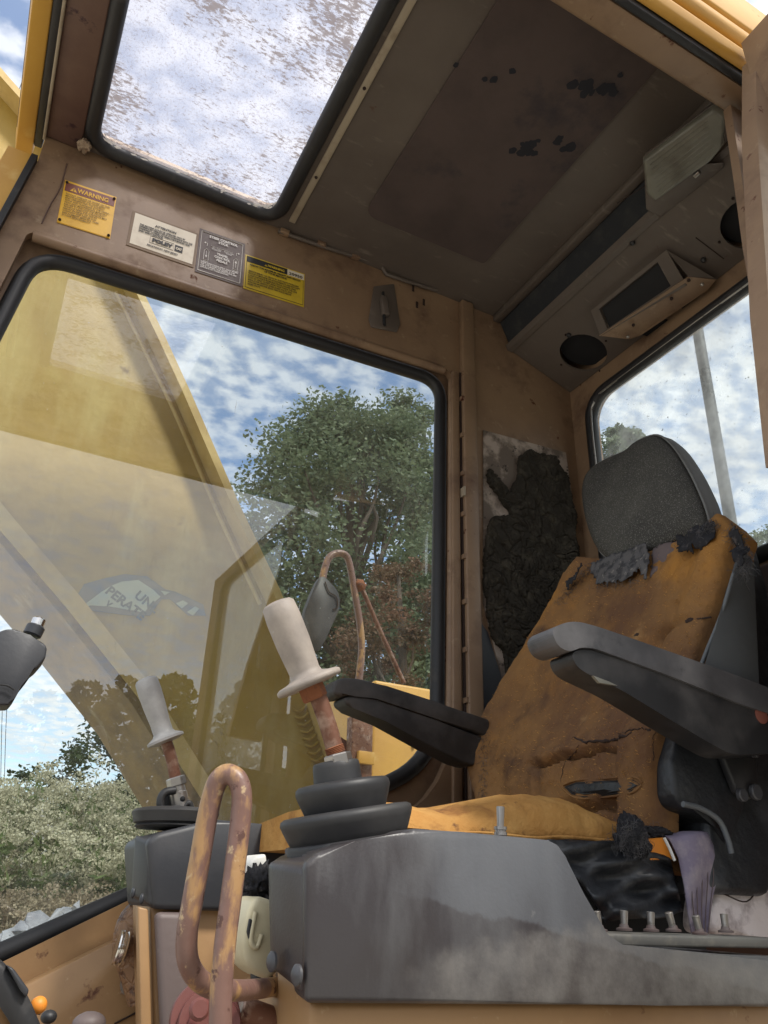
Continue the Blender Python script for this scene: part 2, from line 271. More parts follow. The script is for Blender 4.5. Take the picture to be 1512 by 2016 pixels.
def skyglass():
    m, m2, N, L, nz, a = glass('dirty_skylight_glass', 1, (.26, .21, .19), 1, 1.1, 1.2, 1, .0, False, (.86, .86, .89))
    for l in list(m2.inputs[0].links): L.remove(l)
    region = nz(4.0, 4, .36, .60)
    thr = math_node(N, L, 'SUBTRACT', .625, math_node(N, L, 'MULTIPLY', region, .19))
    mp = nz(95, 9, 0, 1, (.7, 1.7, 1), .78)
    b = math_node(N, L, 'MULTIPLY', math_node(N, L, 'SUBTRACT', mp, thr), 14, True)
    b = math_node(N, L, 'MAXIMUM', b, nz(210, 2, .68, .71)); b = math_node(N, L, 'MAXIMUM', b, math_node(N, L, 'MULTIPLY', nz(150, 5, .52, .66), .45))
    gm = N.new('ShaderNodeNewGeometry'); b = math_node(N, L, 'MULTIPLY', math_node(N, L, 'MULTIPLY', b, .85), math_node(N, L, 'SUBTRACT', 1.0, gm.outputs['Backfacing']))
    # frosted milky film under the dirt
    fr = N.new('ShaderNodeBsdfTranslucent'); fr.inputs[0].default_value = (.72, .72, .76, 1)
    m3 = N.new('ShaderNodeMixShader'); m3.inputs[0].default_value = .2
    src = m2.inputs[1].links[0].from_socket
    L.new(src, m3.inputs[1]); L.new(fr.outputs[0], m3.inputs[2]); L.new(m3.outputs[0], m2.inputs[1])
    L.new(b, m2.inputs[0])
    return m
M['glass_sky'] = skyglass()

# ------------------------------------------------------------------ object helpers
def origin_of(p):
    o = V((0, 0, 0))
    while p is not None: o += p.location; p = p.parent
    return o
def link(name, me, mat, parent=None, smooth=False, auto=None):
    if parent is not None:
        me.transform(Matrix.Translation(-origin_of(parent)))
    if mat is not None:
        for mm in (mat if isinstance(mat, (list, tuple)) else [mat]): me.materials.append(M[mm])
    if smooth:
        me.polygons.foreach_set('use_smooth', [True] * len(me.polygons))
    if auto is not None:
        me.set_sharp_from_angle(angle=math.radians(auto))
    o = bpy.data.objects.new(name, me); COL.objects.link(o); o.parent = parent
    return o
def tag(o, label=None, cat=None, group=None, kind=None):
    if label: o['label'] = label
    if cat: o['category'] = cat
    if group: o['group'] = group
    if kind: o['kind'] = kind
    return o
def thing(name, loc, label, cat, group=None):
    o = bpy.data.objects.new(name, None); COL.objects.link(o); o.location = V(loc); o.empty_display_size = .05
    return tag(o, label, cat, group)
def bm_out(bm, nm='m'):
    bmesh.ops.recalc_face_normals(bm, faces=bm.faces)
    me = bpy.data.meshes.new(nm); bm.to_mesh(me); bm.free(); return me
def prism(name, pts, off, mat, parent=None, bevel=0, seg=2, mids=None):
    """a polygon of 3D points given depth by the offset vector (or by a second loop of points)"""
    bm = bmesh.new(); pts = [V(p) for p in pts]
    back = [V(p) for p in off] if isinstance(off, list) else [p + V(off) for p in pts]
    a = [bm.verts.new(p) for p in pts]; b = [bm.verts.new(p) for p in back]
    bm.faces.new(a); bm.faces.new(b[::-1]); n = len(a)
    for i in range(n): bm.faces.new((a[i], b[i], b[(i + 1) % n], a[(i + 1) % n]))
    if bevel:
        bmesh.ops.bevel(bm, geom=list(bm.edges), offset=bevel, segments=seg, profile=.5, affect='EDGES', clamp_overlap=True)
    return link(name, bm_out(bm), mat, parent, smooth=bool(bevel), auto=50 if bevel else None)
def box(name, lo, hi, mat, parent=None, bevel=0, seg=2):
    lo, hi = V(lo), V(hi)
    pts = [(lo.x, lo.y, lo.z), (hi.x, lo.y, lo.z), (hi.x, lo.y, hi.z), (lo.x, lo.y, hi.z)]
    return prism(name, pts, (0, hi.y - lo.y, 0), mat, parent, bevel, seg)
def obox(name, c, ax, ay, az, mat, parent=None, bevel=0, seg=2):
    c, ax, ay, az = V(c), V(ax), V(ay), V(az)
    return prism(name, [c - ax - ay - az, c + ax - ay - az, c + ax - ay + az, c - ax - ay + az], ay * 2, mat, parent, bevel, seg)
def smooth_path(pts, n=6):
    pts = [V(p) for p in pts]; out = []
    P = [pts[0] * 2 - pts[1]] + pts + [pts[-1] * 2 - pts[-2]]
    for i in range(1, len(P) - 2):
        for k in range(n):
            t = k / n; a, b, c, d = P[i - 1], P[i], P[i + 1], P[i + 2]
            out.append(.5 * ((2 * b) + (c - a) * t + (2 * a - 5 * b + 4 * c - d) * t * t + (3 * b - a - 3 * c + d) * t ** 3))
    out.append(pts[-1]); return out
def tube_bm(bm, pts, r, n=12, closed=False, rs=None, flat=1):
    m = len(pts); up = None; rings = []
    for i in range(m):
        if closed: t = (pts[(i + 1) % m] - pts[i - 1]).normalized()
        else: t = (pts[min(i + 1, m - 1)] - pts[max(i - 1, 0)]).normalized()
        if up is None: up = t.orthogonal().normalized()
        up = (up - t * up.dot(t)).normalized(); s = t.cross(up); rr = rs[i] if rs else r
        rings.append([bm.verts.new(pts[i] + (up * math.cos(a) + s * math.sin(a) * flat) * rr) for a in [2 * math.pi * k / n for k in range(n)]])
    for i in range(m if closed else m - 1):
        a, b = rings[i], rings[(i + 1) % m]; sh = 0
        if closed and i == m - 1:
            sh = min(range(n), key=lambda q: (a[0].co - b[q].co).length)
        for k in range(n): bm.faces.new((a[k], a[(k + 1) % n], b[(k + 1 + sh) % n], b[(k + sh) % n]))
    if not closed:
        bm.faces.new(rings[0][::-1]); bm.faces.new(rings[-1])
def tube(name, pts, r, mat, parent=None, n=12, closed=False, sm=5, rs=None):
    bm = bmesh.new(); p = smooth_path(pts, sm) if sm else [V(q) for q in pts]
    tube_bm(bm, p, r, n, closed, rs)
    return link(name, bm_out(bm), mat, parent, smooth=True, auto=60)
def lathe(name, o, axis, prof, mat, parent=None, n=32, flip=None, auto=40):
    """prof: (height along axis, radius[, sideways shift vector])"""
    bm = bmesh.new(); o = V(o); ax = V(axis).normalized(); u = ax.orthogonal().normalized(); w = ax.cross(u); rings = []
    for p in prof:
        c = o + ax * p[0] + (V(p[2]) if len(p) > 2 else V((0, 0, 0)))
        rings.append([bm.verts.new(c + (u * math.cos(2 * math.pi * k / n) + w * math.sin(2 * math.pi * k / n)) * max(p[1], 1e-5)) for k in range(n)])
    for a, b in zip(rings, rings[1:]):
        for k in range(n): bm.faces.new((a[k], a[(k + 1) % n], b[(k + 1) % n], b[k]))
    bm.faces.new(rings[0][::-1]); bm.faces.new(rings[-1])
    return link(name, bm_out(bm), mat, parent, smooth=True, auto=auto)
def cyl(name, a, b, r, mat, parent=None, n=16, r2=None):
    a, b = V(a), V(b); h = (b - a).length; r2 = r if r2 is None else r2; e = min(.15 * r, h * .2)
    return lathe(name, a, b - a, [(0, r - e), (e, r), (h - e, r2), (h, r2 - e)], mat, parent, n)
def loft(name, rows, mat, parent=None, cap=True, closed=True, subd=0, auto=None):
    bm = bmesh.new(); R = [[bm.verts.new(V(p)) for p in r] for r in rows]; n = len(R[0])
    for a, b in zip(R, R[1:]):
        for k in range(n if closed else n - 1): bm.faces.new((a[k], a[(k + 1) % n], b[(k + 1) % n], b[k]))
    if cap and closed: bm.faces.new(R[0][::-1]); bm.faces.new(R[-1])
    if subd: bmesh.ops.subdivide_edges(bm, edges=bm.edges, cuts=subd, use_grid_fill=True, smooth=1)
    return link(name, bm_out(bm), mat, parent, smooth=True, auto=auto)
def rrect(x0, y0, x1, y1, r, n=6):
    o = []
    for cx, cy, a0 in ((x1 - r, y1 - r, 0), (x0 + r, y1 - r, 90), (x0 + r, y0 + r, 180), (x1 - r, y0 + r, 270)):
        for k in range(n + 1):
            a = math.radians(a0 + 90 * k / n); o.append((cx + r * math.cos(a), cy + r * math.sin(a)))
    return o
def round_poly(pts, r, n=6):
    """round the corners of a 2D/3D polygon"""
    out = []; pts = [V(p) for p in pts]; m = len(pts); rr = r if isinstance(r, (list, tuple)) else [r] * m
    for i in range(m):
        p, a, b = pts[i], pts[i - 1], pts[(i + 1) % m]
        d = min(rr[i], (a - p).length * .48, (b - p).length * .48)
        s, e = p + (a - p).normalized() * d, p + (b - p).normalized() * d
        for k in range(n + 1):
            t = k / n; out.append(s * (1 - t) ** 2 + p * 2 * t * (1 - t) + e * t * t)
    return out
def plate(name, outer, holes, off, mat, parent=None):
    """flat panel with holes and real thickness"""
    bm = bmesh.new(); E = []
    for lp in [outer] + list(holes):
        vs_ = [bm.verts.new(V(p)) for p in lp]
        E += [bm.edges.new((vs_[i], vs_[(i + 1) % len(vs_)])) for i in range(len(vs_))]
    bmesh.ops.triangle_fill(bm, use_beauty=True, use_dissolve=False, edges=E)
    r = bmesh.ops.extrude_face_region(bm, geom=list(bm.faces))
    bmesh.ops.translate(bm, verts=[g for g in r['geom'] if isinstance(g, bmesh.types.BMVert)], vec=V(off))
    return link(name, bm_out(bm), mat, parent)
def ring_seal(name, loop, r, mat, parent=None, flat=1.0):
    bm = bmesh.new(); tube_bm(bm, [V(p) for p in loop], r, 10, True, flat=flat); return link(name, bm_out(bm), mat, parent, smooth=True)
def blob(name, c, r, mat, parent=None, amp=.25, freq=3.0, sub=3, squash=(1, 1, 1)):
    bm = bmesh.new(); bmesh.ops.create_icosphere(bm, subdivisions=sub, radius=1)
    sdv = V((random.random() * 50, random.random() * 50, random.random() * 50))
    for v in bm.verts:
        d = 1 + amp * noise.fractal(v.co * freq + sdv, 1.0, 2.0, 3)
        v.co = V(c) + V((v.co.x * squash[0], v.co.y * squash[1], v.co.z * squash[2])) * r * d
    return link(name, bm_out(bm), mat, parent, smooth=True)
def curve_mesh(txt, size, align='LEFT', bold=0, spacing=1.0):
    c = bpy.data.curves.new('t', 'FONT'); c.body = txt; c.size = size; c.align_x = align; c.offset = bold + size * .012; c.space_line = spacing; c.resolution_u = 2
    o = bpy.data.objects.new('t', c); COL.objects.link(o); bpy.context.view_layer.update()
    me = bpy.data.meshes.new_from_object(o.evaluated_get(bpy.context.evaluated_depsgraph_get())); bpy.data.objects.remove(o); return me
def text(name, txt, o, ux, uy, size, mat, parent, align='LEFT', bold=0, spacing=1.0, width=None):
    me = curve_mesh(txt, size, align, bold, spacing)
    ux, uy = V(ux).normalized(), V(uy).normalized(); un = ux.cross(uy)
    if width:
        xs = [v.co.x for v in me.vertices]; sx = width / max(1e-6, max(xs) - min(xs))
        for v in me.vertices: v.co.x *= sx
    mt = Matrix((ux, uy, un)).transposed().to_4x4(); mt.translation = V(o); me.transform(mt)
    return link(name, me, mat, parent)

# ================================================================== CAB
YF = 1.44; ZC = 1.55; XR = 1.34; YN = .53
cab = thing('excavator_cab', (.5, 1.0, -.4), 'tan steel excavator cab with open doorway, skylight and worn paint, enclosing the torn seat', 'cab')
def q(px, py, Y=YF): return pY(px, py, Y)
# --- far side wall with the window recess
rec = [q(72, 462), q(690, 660), q(905, 728), q(897, 1500)]
rx = [(-.135, 1.262), (.930, 1.300), (.915, .265)]
front_edge = [(-.176, 1.55), (-.176, 1.46), (-.205, 1.18), (-.27, .5), (-.30, -.5)]
outer = [V((x, YF, z)) for x, z in front_edge] + [V((1.42, YF, -.5)), V((1.42, YF, 1.55))]
recess = round_poly([V((-.150, YF, 1.258)), V((.930, YF, 1.302)), V((.915, YF, .20)), V((.15, YF, -.145)), V((-.23, YF, -.30)), V((-.215, YF, .6))], [.02, .06, .16, .01, .02, .3])
plate('side_wall', outer, [recess], (0, .02, 0), 'tan', cab)
win = round_poly([V((-.128, 1.475, 1.228)), V((.905, 1.475, 1.272)), V((.893, 1.475, .267)), V((.113, 1.475, -.095)), V((-.16, 1.475, -.22)), V((-.20, 1.475, .6))], [.08, .07, .12, .01, .05, .3], 8)
rec_o = [V((-.26, 1.475, 1.30)), V((.97, 1.475, 1.34)), V((.96, 1.475, .12)), V((.15, 1.475, -.40)), V((-.27, 1.475, -.40))]
plate('window_frame', rec_o, [win], (0, .012, 0), 'tan', cab)
ring_seal('window_seal', [p - V((0, .004, 0)) for p in win], .017, 'rubber', cab)
prism('window_pane', [p + V((0, .006, 0)) for p in win], (0, .004, 0), 'glass', cab)
# rolled lip along the top of the recess
tube('recess_lip', [V((-.14, 1.447, 1.252)), V((.2, 1.447, 1.264)), V((.90, 1.447, 1.292))], .012, 'tan', cab, sm=2)
tube('recess_lip', [V((.925, 1.447, 1.27)), V((.92, 1.447, .8)), V((.912, 1.447, .33))], .010, 'tan', cab, sm=2)
# lower wall: projecting box section with sloped ledge under the glass
led = [q(-60, 1985), q(250, 1842), q(300, 1838), q(300, 2100), q(-60, 2100)]
prism('lower_panel', [V((p.x, 1.40, p.z)) for p in [q(-60, 1985), q(262, 1828), q(330, 1800), q(330, 2150), q(-60, 2150)]], (0, .039, 0), 'tan_low', cab, .006)
prism('lower_panel', [V((p.x, YF - .004, p.z)) for p in [q(-60, 1925), q(262, 1768), q(330, 1735), q(330, 2100), q(-60, 2100)]], (0, .003, 0), 'tan_low', cab)
tube('panel_seam', [pY(225, 2016, 1.398), pY(285, 1985, 1.398)], .0015, 'seam', cab, sm=0, n=6)
# vertical channels beside the window
prism('pillar_channel', [(.945, YF, -.4), (.945, YF - .022, -.4), (.985, YF - .022, -.4), (.985, YF, -.4)], [V((.945, YF, 1.545)), V((.945, YF - .022, 1.545)), V((.985, YF - .022, 1.545)), V((.985, YF, 1.545))], 'tan', cab, .004)
prism('pillar_channel', [(.905, YF, -.4), (.905, YF - .010, -.4), (.93, YF - .010, -.4), (.93, YF, -.4)], [V((.918, YF, 1.29)), V((.918, YF - .010, 1.29)), V((.94, YF - .010, 1.29)), V((.94, YF, 1.29))], 'tan', cab, .003)
for k in range(9):
    z = 1.20 - k * .115
    box('channel_tab', (.9395, YF - .020, z - .004), (.9448, YF - .004, z + .008), 'tan', cab)
box('channel_gap', (.9402, YF - .0105, .1), (.9446, YF - .004, 1.29), 'seam', cab)
box('channel_tab', (.9395, YF - .024, .905), (.9445, YF - .001, .93), 'strip', cab)
# --- ceiling with skylight
skyl = [V((x, y, ZC)) for x, y in rrect(-.085, .56, .375, 1.415, .055, 7)]
plate('ceiling_panel', [V((-.24, .50, ZC)), V((1.42, .50, ZC)), V((1.42, 1.455, ZC)), V((-.24, 1.455, ZC))], [skyl], (0, 0, .012), 'ceil', cab)
ring_seal('skylight_seal', [p + V((0, 0, -.002)) for p in skyl], .018, 'rubber', cab)
random.seed(77); bm = bmesh.new()
for k in range(520):
    i_ = random.randrange(len(skyl)); a_, b_ = skyl[i_], skyl[(i_ + 1) % len(skyl)]
    if random.random() > (b_ - a_).length * 6 + .15: continue
    p_ = a_.lerp(b_, random.random()); inn = V((.145, .99, ZC)) - p_; inn.z = 0; inn.normalize(); tt = (b_ - a_).normalized()
    c_ = p_ + inn * random.uniform(.019, .024) + V((0, 0, random.uniform(-.006, .004))); L_ = random.uniform(.002, .010)
    bm.faces.new([bm.verts.new(q_) for q_ in (c_ - tt * L_, c_ - tt * L_ * .3 + V((0, 0, .0025)) + inn * .0012, c_ + tt * L_, c_ + tt * L_ * .2 - V((0, 0, .002)) - inn * .001)])
tag(link('seal_flakes', bm_out(bm), 'inkw', cab), kind='stuff')
prism('skylight_pane', [p + V((0, 0, .016)) for p in skyl], (0, 0, .005), 'glass_sky', cab)
box('ceiling_rib', (-.178, .52, ZC - .012), (-.10, 1.438, ZC - .0005), 'ceil_brown', cab, .004)
box('trim_strip', (.405, .55, ZC - .006), (.422, 1.40, ZC - .0008), 'strip', cab, .002)
for yy in (1.24, .98, .72): blob('screw', (.413, yy, ZC - .007), .004, 'seam', cab, 0, sub=2)
lp = round_poly([V((.563, 1.285, ZC - .006)), V((.922, 1.275, ZC - .006)), V((.922, .56, ZC - .006)), V((.555, .56, ZC - .006))], [.04, .01, .01, .01])
prism('headliner_panel', lp, (0, 0, .0052), 'liner', cab)
# soft black stain patches where the liner has rotted through
def splat(cx, cy, n, rad, seed):
    random.seed(seed)
    for i in range(n):
        p = pZ(cx + random.gauss(0, rad), cy + random.gauss(0, rad * .38) - 0.25 * 0, ZC - .0066); r = random.uniform(.005, .013)
        pts = [p + V((math.cos(a) * r * random.uniform(.7, 1.3), math.sin(a) * r * random.uniform(.7, 1.3), 0)) for a in [k * math.pi / 5 for k in range(10)]]
        yield pts
bm = bmesh.new(); zi = 0
for args in ((1050, 288, 15, 30, 3), (1172, 175, 16, 20, 5), (1010, 150, 5, 60, 9)):
    for pts in splat(*args):
        zi += 1; bm.faces.new([bm.verts.new(p - V((0, 0, zi * .00003))) for p in pts])
tag(link('stain_patch', bm_out(bm), 'stain', cab), kind='stuff')
# wiring rail along the ceiling seam
tube('wire_rail', [q(548, 455, 1.43), q(640, 487, 1.43), q(750, 522, 1.43), q(760, 540, 1.43), q(860, 572, 1.43)], .005, 'ceil', cab, sm=2)
for a in ((560, 458), (632, 482), (700, 505)):
    p = q(*a, 1.43); obox('rail_clip', p, (.012, 0, 0), (0, .008, 0), (0, 0, .007), 'tan', cab, .002)
# front header of the roof and the front post (cab front is open towards the boom)
box('front_seal', (-.198, .45, ZC - .022), (-.180, 1.47, ZC + .01), 'rubber', cab, .004)
tube('front_trim', [(-.179, .45, ZC - .018), (-.179, 1.0, ZC - .018), (-.179, 1.44, ZC - .018)], .004, 'strip', cab, sm=1, n=8)
prism('roof_visor', [(-.198, .42, ZC - .02), (-.232, .42, ZC - .035), (-.245, .42, ZC + .03), (-.2, .42, ZC + .06)], [V((-.198, 1.50, ZC - .02)), V((-.232, 1.50, ZC - .035)), V((-.245, 1.50, ZC + .03)), V((-.2, 1.50, ZC + .06))], 'yellow', cab, .004)
fe = [V((x, YF, z)) for x, z in front_edge[1:]]
for name, dx0, dx1, y0, y1, mt in (('post_seal', -.001, -.014, 1.425, 1.46, 'rubber'), ('front_post', -.015, -.062, 1.43, 1.50, 'yellow')):
    rows = []
    for p in fe: rows.append([(p.x + dx0, y0, p.z), (p.x + dx1, y0, p.z), (p.x + dx1, y1, p.z), (p.x + dx0, y1, p.z)])
    loft(name, rows, mt, cab, auto=30)
# --- roof skin
plate('roof_skin', [V((-.24, .50, 1.60)), V((1.45, .50, 1.60)), V((1.45, 1.50, 1.60)), V((-.24, 1.50, 1.60))], [[V((x, y, 1.60)) for x, y in rrect(-.10, .54, .39, 1.43, .05, 5)]], (0, 0, .01), 'yellow', cab)
# --- door header, swept along x
def sweep_x(name, prof, x0, x1, mat, bevel=0):
    return prism(name, [V((x0, y, z)) for y, z in prof], (x1 - x0, 0, 0), mat, cab, bevel)
sweep_x('door_header', [(.562, 1.338), (.507, 1.322), (.507, 1.50), (.545, 1.549), (.60, 1.549), (.60, 1.50)], -.25, 1.0, 'tan', .006)
sweep_x('door_gasket', [(.506, 1.319), (.491, 1.317), (.491, 1.36), (.506, 1.36)], -.25, .998, 'rubber', .004)
sweep_x('drip_rail', [(.490, 1.326), (.475, 1.330), (.468, 1.352), (.490, 1.37)], -.25, 1.02, 'yellow', .005)
sweep_x('drip_rail', [(.489, 1.371), (.470, 1.366), (.460, 1.380), (.463, 1.405), (.489, 1.41)], -.25, 1.03, 'yellow', .005)
sweep_x('roof_side', [(.488, 1.412), (.460, 1.416), (.486, 1.600), (.52, 1.612), (.52, 1.412)], -.25, 1.45, 'yellow', .006)
# --- rear door post leaning forward towards the floor
def post_pt(px, py, Y): return pY(px, py, Y)
pa = [post_pt(1438, 205, .54), post_pt(1459, 339, .54), post_pt(1479, 479, .54), post_pt(1500, 595, .54), post_pt(1519, 680, .54), post_pt(1590, 950, .54), post_pt(1680, 1300, .54)]
rows = [[(p.x, .54, p.z), (p.x + .034, .54, p.z), (p.x + .034, .51, p.z), (p.x + .05, .51, p.z), (p.x + .05, .556, p.z), (p.x, .556, p.z)] for p in pa]
loft('door_post', rows, 'tan', cab, auto=30)
rows = [[(p.x + .038, .509, p.z), (p.x + .05, .495, p.z), (p.x + .062, .495, p.z), (p.x + .062, .52, p.z), (p.x + .051, .52, p.z)] for p in pa]
loft('post_seal', rows, 'rubber', cab, auto=30)
prism('near_side_wall', [V((pa[0].x + .045, .53, pa[0].z + .03)), V((1.40, .53, 1.42)), V((1.40, .53, -.6)), V((pa[-1].x + .045, .53, pa[-1].z - .3))] [:2] + [V((1.40, .53, -.6))] + [V((p.x + .045, .53, p.z)) for p in pa[::-1]], (0, .025, 0), 'tan', cab)
# swung-open door edge, seen at the right margin
de = [pY(1488, 105, .45), pY(1490, 250, .45), pY(1500, 400, .45), pY(1513, 600, .45), pY(1550, 900, .45)]
loft('door_edge', [[(p.x, .45, p.z), (p.x + .12, .42, p.z), (p.x + .12, .45, p.z), (p.x, .478, p.z)] for p in de], 'tan', cab, auto=30)
# --- the door, swung wide open at a right angle to the cab side
door = thing('cab_door', (.88, .47, .4), 'tan cab door swung open, its rusty hinge edge at the top right of the picture', 'door')
def dpt(t, z): return V((.895 - .10 * t, .462 - .72 * t, z))
dz0, dz1 = 1.345, 1.25
def dtop(t): return dz0 + (dz1 - dz0) * t
dout = [dpt(0, dtop(0)), dpt(1, dtop(1)), dpt(1, -.6), dpt(0, -.6)]
dhol = round_poly([dpt(.10, dtop(.1) - .07), dpt(.86, dtop(.86) - .06), dpt(.86, .12), dpt(.10, .12)], .05, 4)
DN = V((.72, -.10, 0)).normalized()
plate('door_panel', dout, [dhol], DN * .03, 'tan', door)
prism('door_glass', [p + DN * .012 for p in dhol], DN * .004, 'glass_r', door)
ring_seal('glass_seal', dhol, .012, 'rubber', door)
# --- rear wall with window
rw = [V((XR, y, z)) for y, z in rrect(.62, .655, 1.365, 1.298, .07, 7)]
plate('rear_wall', [V((XR, .50, -.5)), V((XR, 1.455, -.5)), V((XR, 1.455, 1.56)), V((XR, .50, 1.56))], [rw], (.03, 0, 0), 'tan', cab)
ring_seal('rear_window_seal', rw, .018, 'rubber', cab)
prism('rear_window_pane', [p + V((.014, 0, 0)) for p in rw], (.004, 0, 0), 'glass_r', cab)
tube('rear_glass_trim', [V((XR - .012, 1.352, .72)), V((XR - .012, 1.352, 1.0)), V((XR - .012, 1.352, 1.22)), V((XR - .012, 1.335, 1.27)), V((XR - .012, 1.28, 1.288)), V((XR - .012, .7, 1.288))], .003, 'steel', cab, n=8)
# --- rear ceiling duct
box('duct_rail', (1.065, .56, ZC - .022), (1.088, 1.438, ZC - .001), 'ceil', cab, .003)
prism('duct_filter', [(1.089, 1.437, 1.535), (1.125, 1.437, 1.452), (1.16, 1.437, 1.452), (1.13, 1.437, 1.545)], (0, -.88, 0), 'darkmesh', cab)
hole1 = [V((0, 0, 0))]
DA, DB = V((1.12, 0, 1.445)), V((1.338, 0, 1.372)); dn = V((-(DB - DA).z, 0, (DB - DA).x)).normalized(); du = (DB - DA).normalized()
def dp(px, py, lift=0): return pP(px, py, DA + dn * lift, dn)
def circ(c, r, n=28): return [c + du * math.cos(2 * math.pi * k / n) * r + V((0, 1, 0)) * math.sin(2 * math.pi * k / n) * r for k in range(n)]
c1, c2 = dp(1148, 695), dp(1480, 440)
plate('duct_panel', [DA + V((0, 1.4375, 0)), DB + V((0, 1.4375, 0)), DB + V((0, .56, 0)), DA + V((0, .56, 0))], [circ(c1, .066), circ(c2, .066)], dn * .006, 'ceil', cab)
prism('duct_lip', [DA + V((0, 1.437, 0)) - du * .001, DA + V((0, 1.437, 0)) + V((-.004, 0, .012)), DA + V((0, 1.437, 0)) + V((-.014, 0, .010)), DA + V((0, 1.437, 0)) + V((-.008, 0, -.006)), DA + V((0, 1.437, 0)) + du * .01 - dn * .004], (0, -.88, 0), 'ceil', cab)
for c in (c1, c2):
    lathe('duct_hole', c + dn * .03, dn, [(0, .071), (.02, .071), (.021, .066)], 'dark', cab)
    for a in (.2, 1.77, 3.34, 4.9):
        blob('screw', c + du * math.cos(a) * .078 + V((0, math.sin(a) * .078, 0)) - dn * .001, .0035, 'seam', cab, 0, sub=2)
tube('duct_seam', [dp(1285, 610 - 0, -.001) if False else dp(1215, 400, -.001), dp(1320, 335, -.001), dp(1430, 250, -.001)], .0012, 'seam', cab, sm=0, n=6)
tube('duct_seam', [dp(1370, 468, -.001), dp(1425, 510, -.001)], .0012, 'seam', cab, sm=0, n=6)
for a in ((1245, 478), (1385, 512), (1120, 660)): blob('bolt', dp(*a, -.003), .007, 'rubber', cab, .05, sub=2)
# latch plate on the label band, drips under it
lt = [q(735, 565, 1.4385), q(775, 560, 1.4385), q(787, 640, 1.4385), q(780, 655, 1.4385), q(730, 645, 1.4385), q(725, 630, 1.4385)]
lc = cab
o_ = prism('latch_plate', lt, (0, -.004, 0), 'ceil', cab, .002)
obox('latch_bracket', q(757, 603, 1.425), (.010, 0, .001), (0, .008, 0), (-.004, 0, .030), 'ceil', cab, .003)
cyl('latch_pin', q(757, 640, 1.425), q(754, 575, 1.425), .004, 'dark', cab)
for a, b in (((820, 590), (822, 610)), ((835, 590), (834, 600)), ((812, 560), (815, 575))):
    obox('rust_drip', (q(*a, 1.4385) + q(*b, 1.4385)) / 2, (.003, 0, 0), (0, .0008, 0), (0, 0, .011), 'seam', cab)
# seam line at the wall corner, front left
tube('wall_seam', [q(132, 322, 1.439), q(118, 370, 1.439), q(98, 405, 1.439), q(82, 440, 1.439)], .0016, 'ceil_brown', cab, n=6)
# rear-side wall: decayed acoustic foam on its backing
MT = [q(950, 848), q(1112, 892), q(1128, 1000), q(1137, 1130), q(1110, 1220), q(1030, 1300), q(990, 1350), q(968, 1260), q(950, 1190)]
prism('foam_backing', [p - V((0, .001, 0)) for p in MT], (0, -.003, 0), 'matback', cab)
prism('dark_patch', [q(938, 1215, 1.4388), q(960, 1245, 1.4388), q(1000, 1380, 1.4388), q(1010, 1620, 1.4388), q(938, 1620, 1.4388)], (0, -.0015, 0), 'plastic_d', cab)
# cracked foam relief
def pin(poly, x, z):
    c = False; j = len(poly) - 1
    for i in range(len(poly)):
        a, b = poly[i], poly[j]
        if (a[1] > z) != (b[1] > z) and x < (b[0] - a[0]) * (z - a[1]) / (b[1] - a[1]) + a[0]: c = not c
        j = i
    return c
FOP = [(958, 925), (985, 955), (1003, 975), (1012, 940), (1018, 900), (1040, 888), (1085, 905), (1112, 935), (1126, 1000), (1133, 1120), (1108, 1215), (1050, 1290), (1000, 1345), (985, 1290), (958, 1235), (948, 1150), (952, 1060), (965, 1020), (1000, 1018), (975, 975), (955, 950)]
poly = [(p.x, p.z) for p in (q(*a) for a in FOP)]
xs = [p[0] for p in poly]; zs = [p[1] for p in poly]
bm = bmesh.new(); st = .0017; grid = {}
nx, nz = int((max(xs) - min(xs)) / st), int((max(zs) - min(zs)) / st)
for i in range(nx + 1):
    for j in range(nz + 1):
        x, z = min(xs) + i * st, min(zs) + j * st
        wx, wz = x + .012 * noise.noise(V((x * 18, z * 18, 0))) + .004 * noise.noise(V((x * 90, z * 90, 3))), z + .012 * noise.noise(V((x * 18, z * 18, 9))) + .004 * noise.noise(V((x * 90, z * 90, 7)))
        if pin(poly, wx, wz):
            w = V((x * 1.35 + .35 * z + .012 * noise.noise(V((x * 40, z * 40, 1))) + .045 * noise.noise(V((x * 11, z * 11, 4))), z + .010 * noise.noise(V((x * 40, z * 40, 2))) + .045 * noise.noise(V((x * 11, z * 11, 6))), 0)) * 27
            dd, _p = noise.voronoi(w); w2 = w * 2.3 + V((5, 5, 0)); d2, _p = noise.voronoi(w2)
            e = min(1, (dd[1] - dd[0]) / .09); e2 = min(1, (d2[1] - d2[0]) / .08)
            h = .004 + .0095 * (e ** .6) * (.75 + .5 * noise.noise(V((x * 30, z * 30, 11)))) + .0028 * e2 + .0016 * noise.noise(V((x * 160, z * 160, 2))) + .004 * noise.noise(V((x * 12, z * 12, 5)))
            grid[i, j] = bm.verts.new((x, YF - .004 - h, z))
for (i, j), v in grid.items():
    if (i + 1, j) in grid and (i, j + 1) in grid and (i + 1, j + 1) in grid:
        bm.faces.new((v, grid[i + 1, j], grid[i + 1, j + 1], grid[i, j + 1]))
# border skirt back to the wall
be = [e for e in bm.edges if e.is_boundary]
r = bmesh.ops.extrude_edge_only(bm, edges=be)
for g in r['geom']:
    if isinstance(g, bmesh.types.BMVert): g.co.y = YF - .0035
link('decayed_foam', bm_out(bm), 'mat', cab, smooth=True)
# floor and front bulkhead below the frame keep light out
box('cab_floor', (-.30, .45, -.62), (1.42, 1.50, -.60), 'ceil_brown', cab)

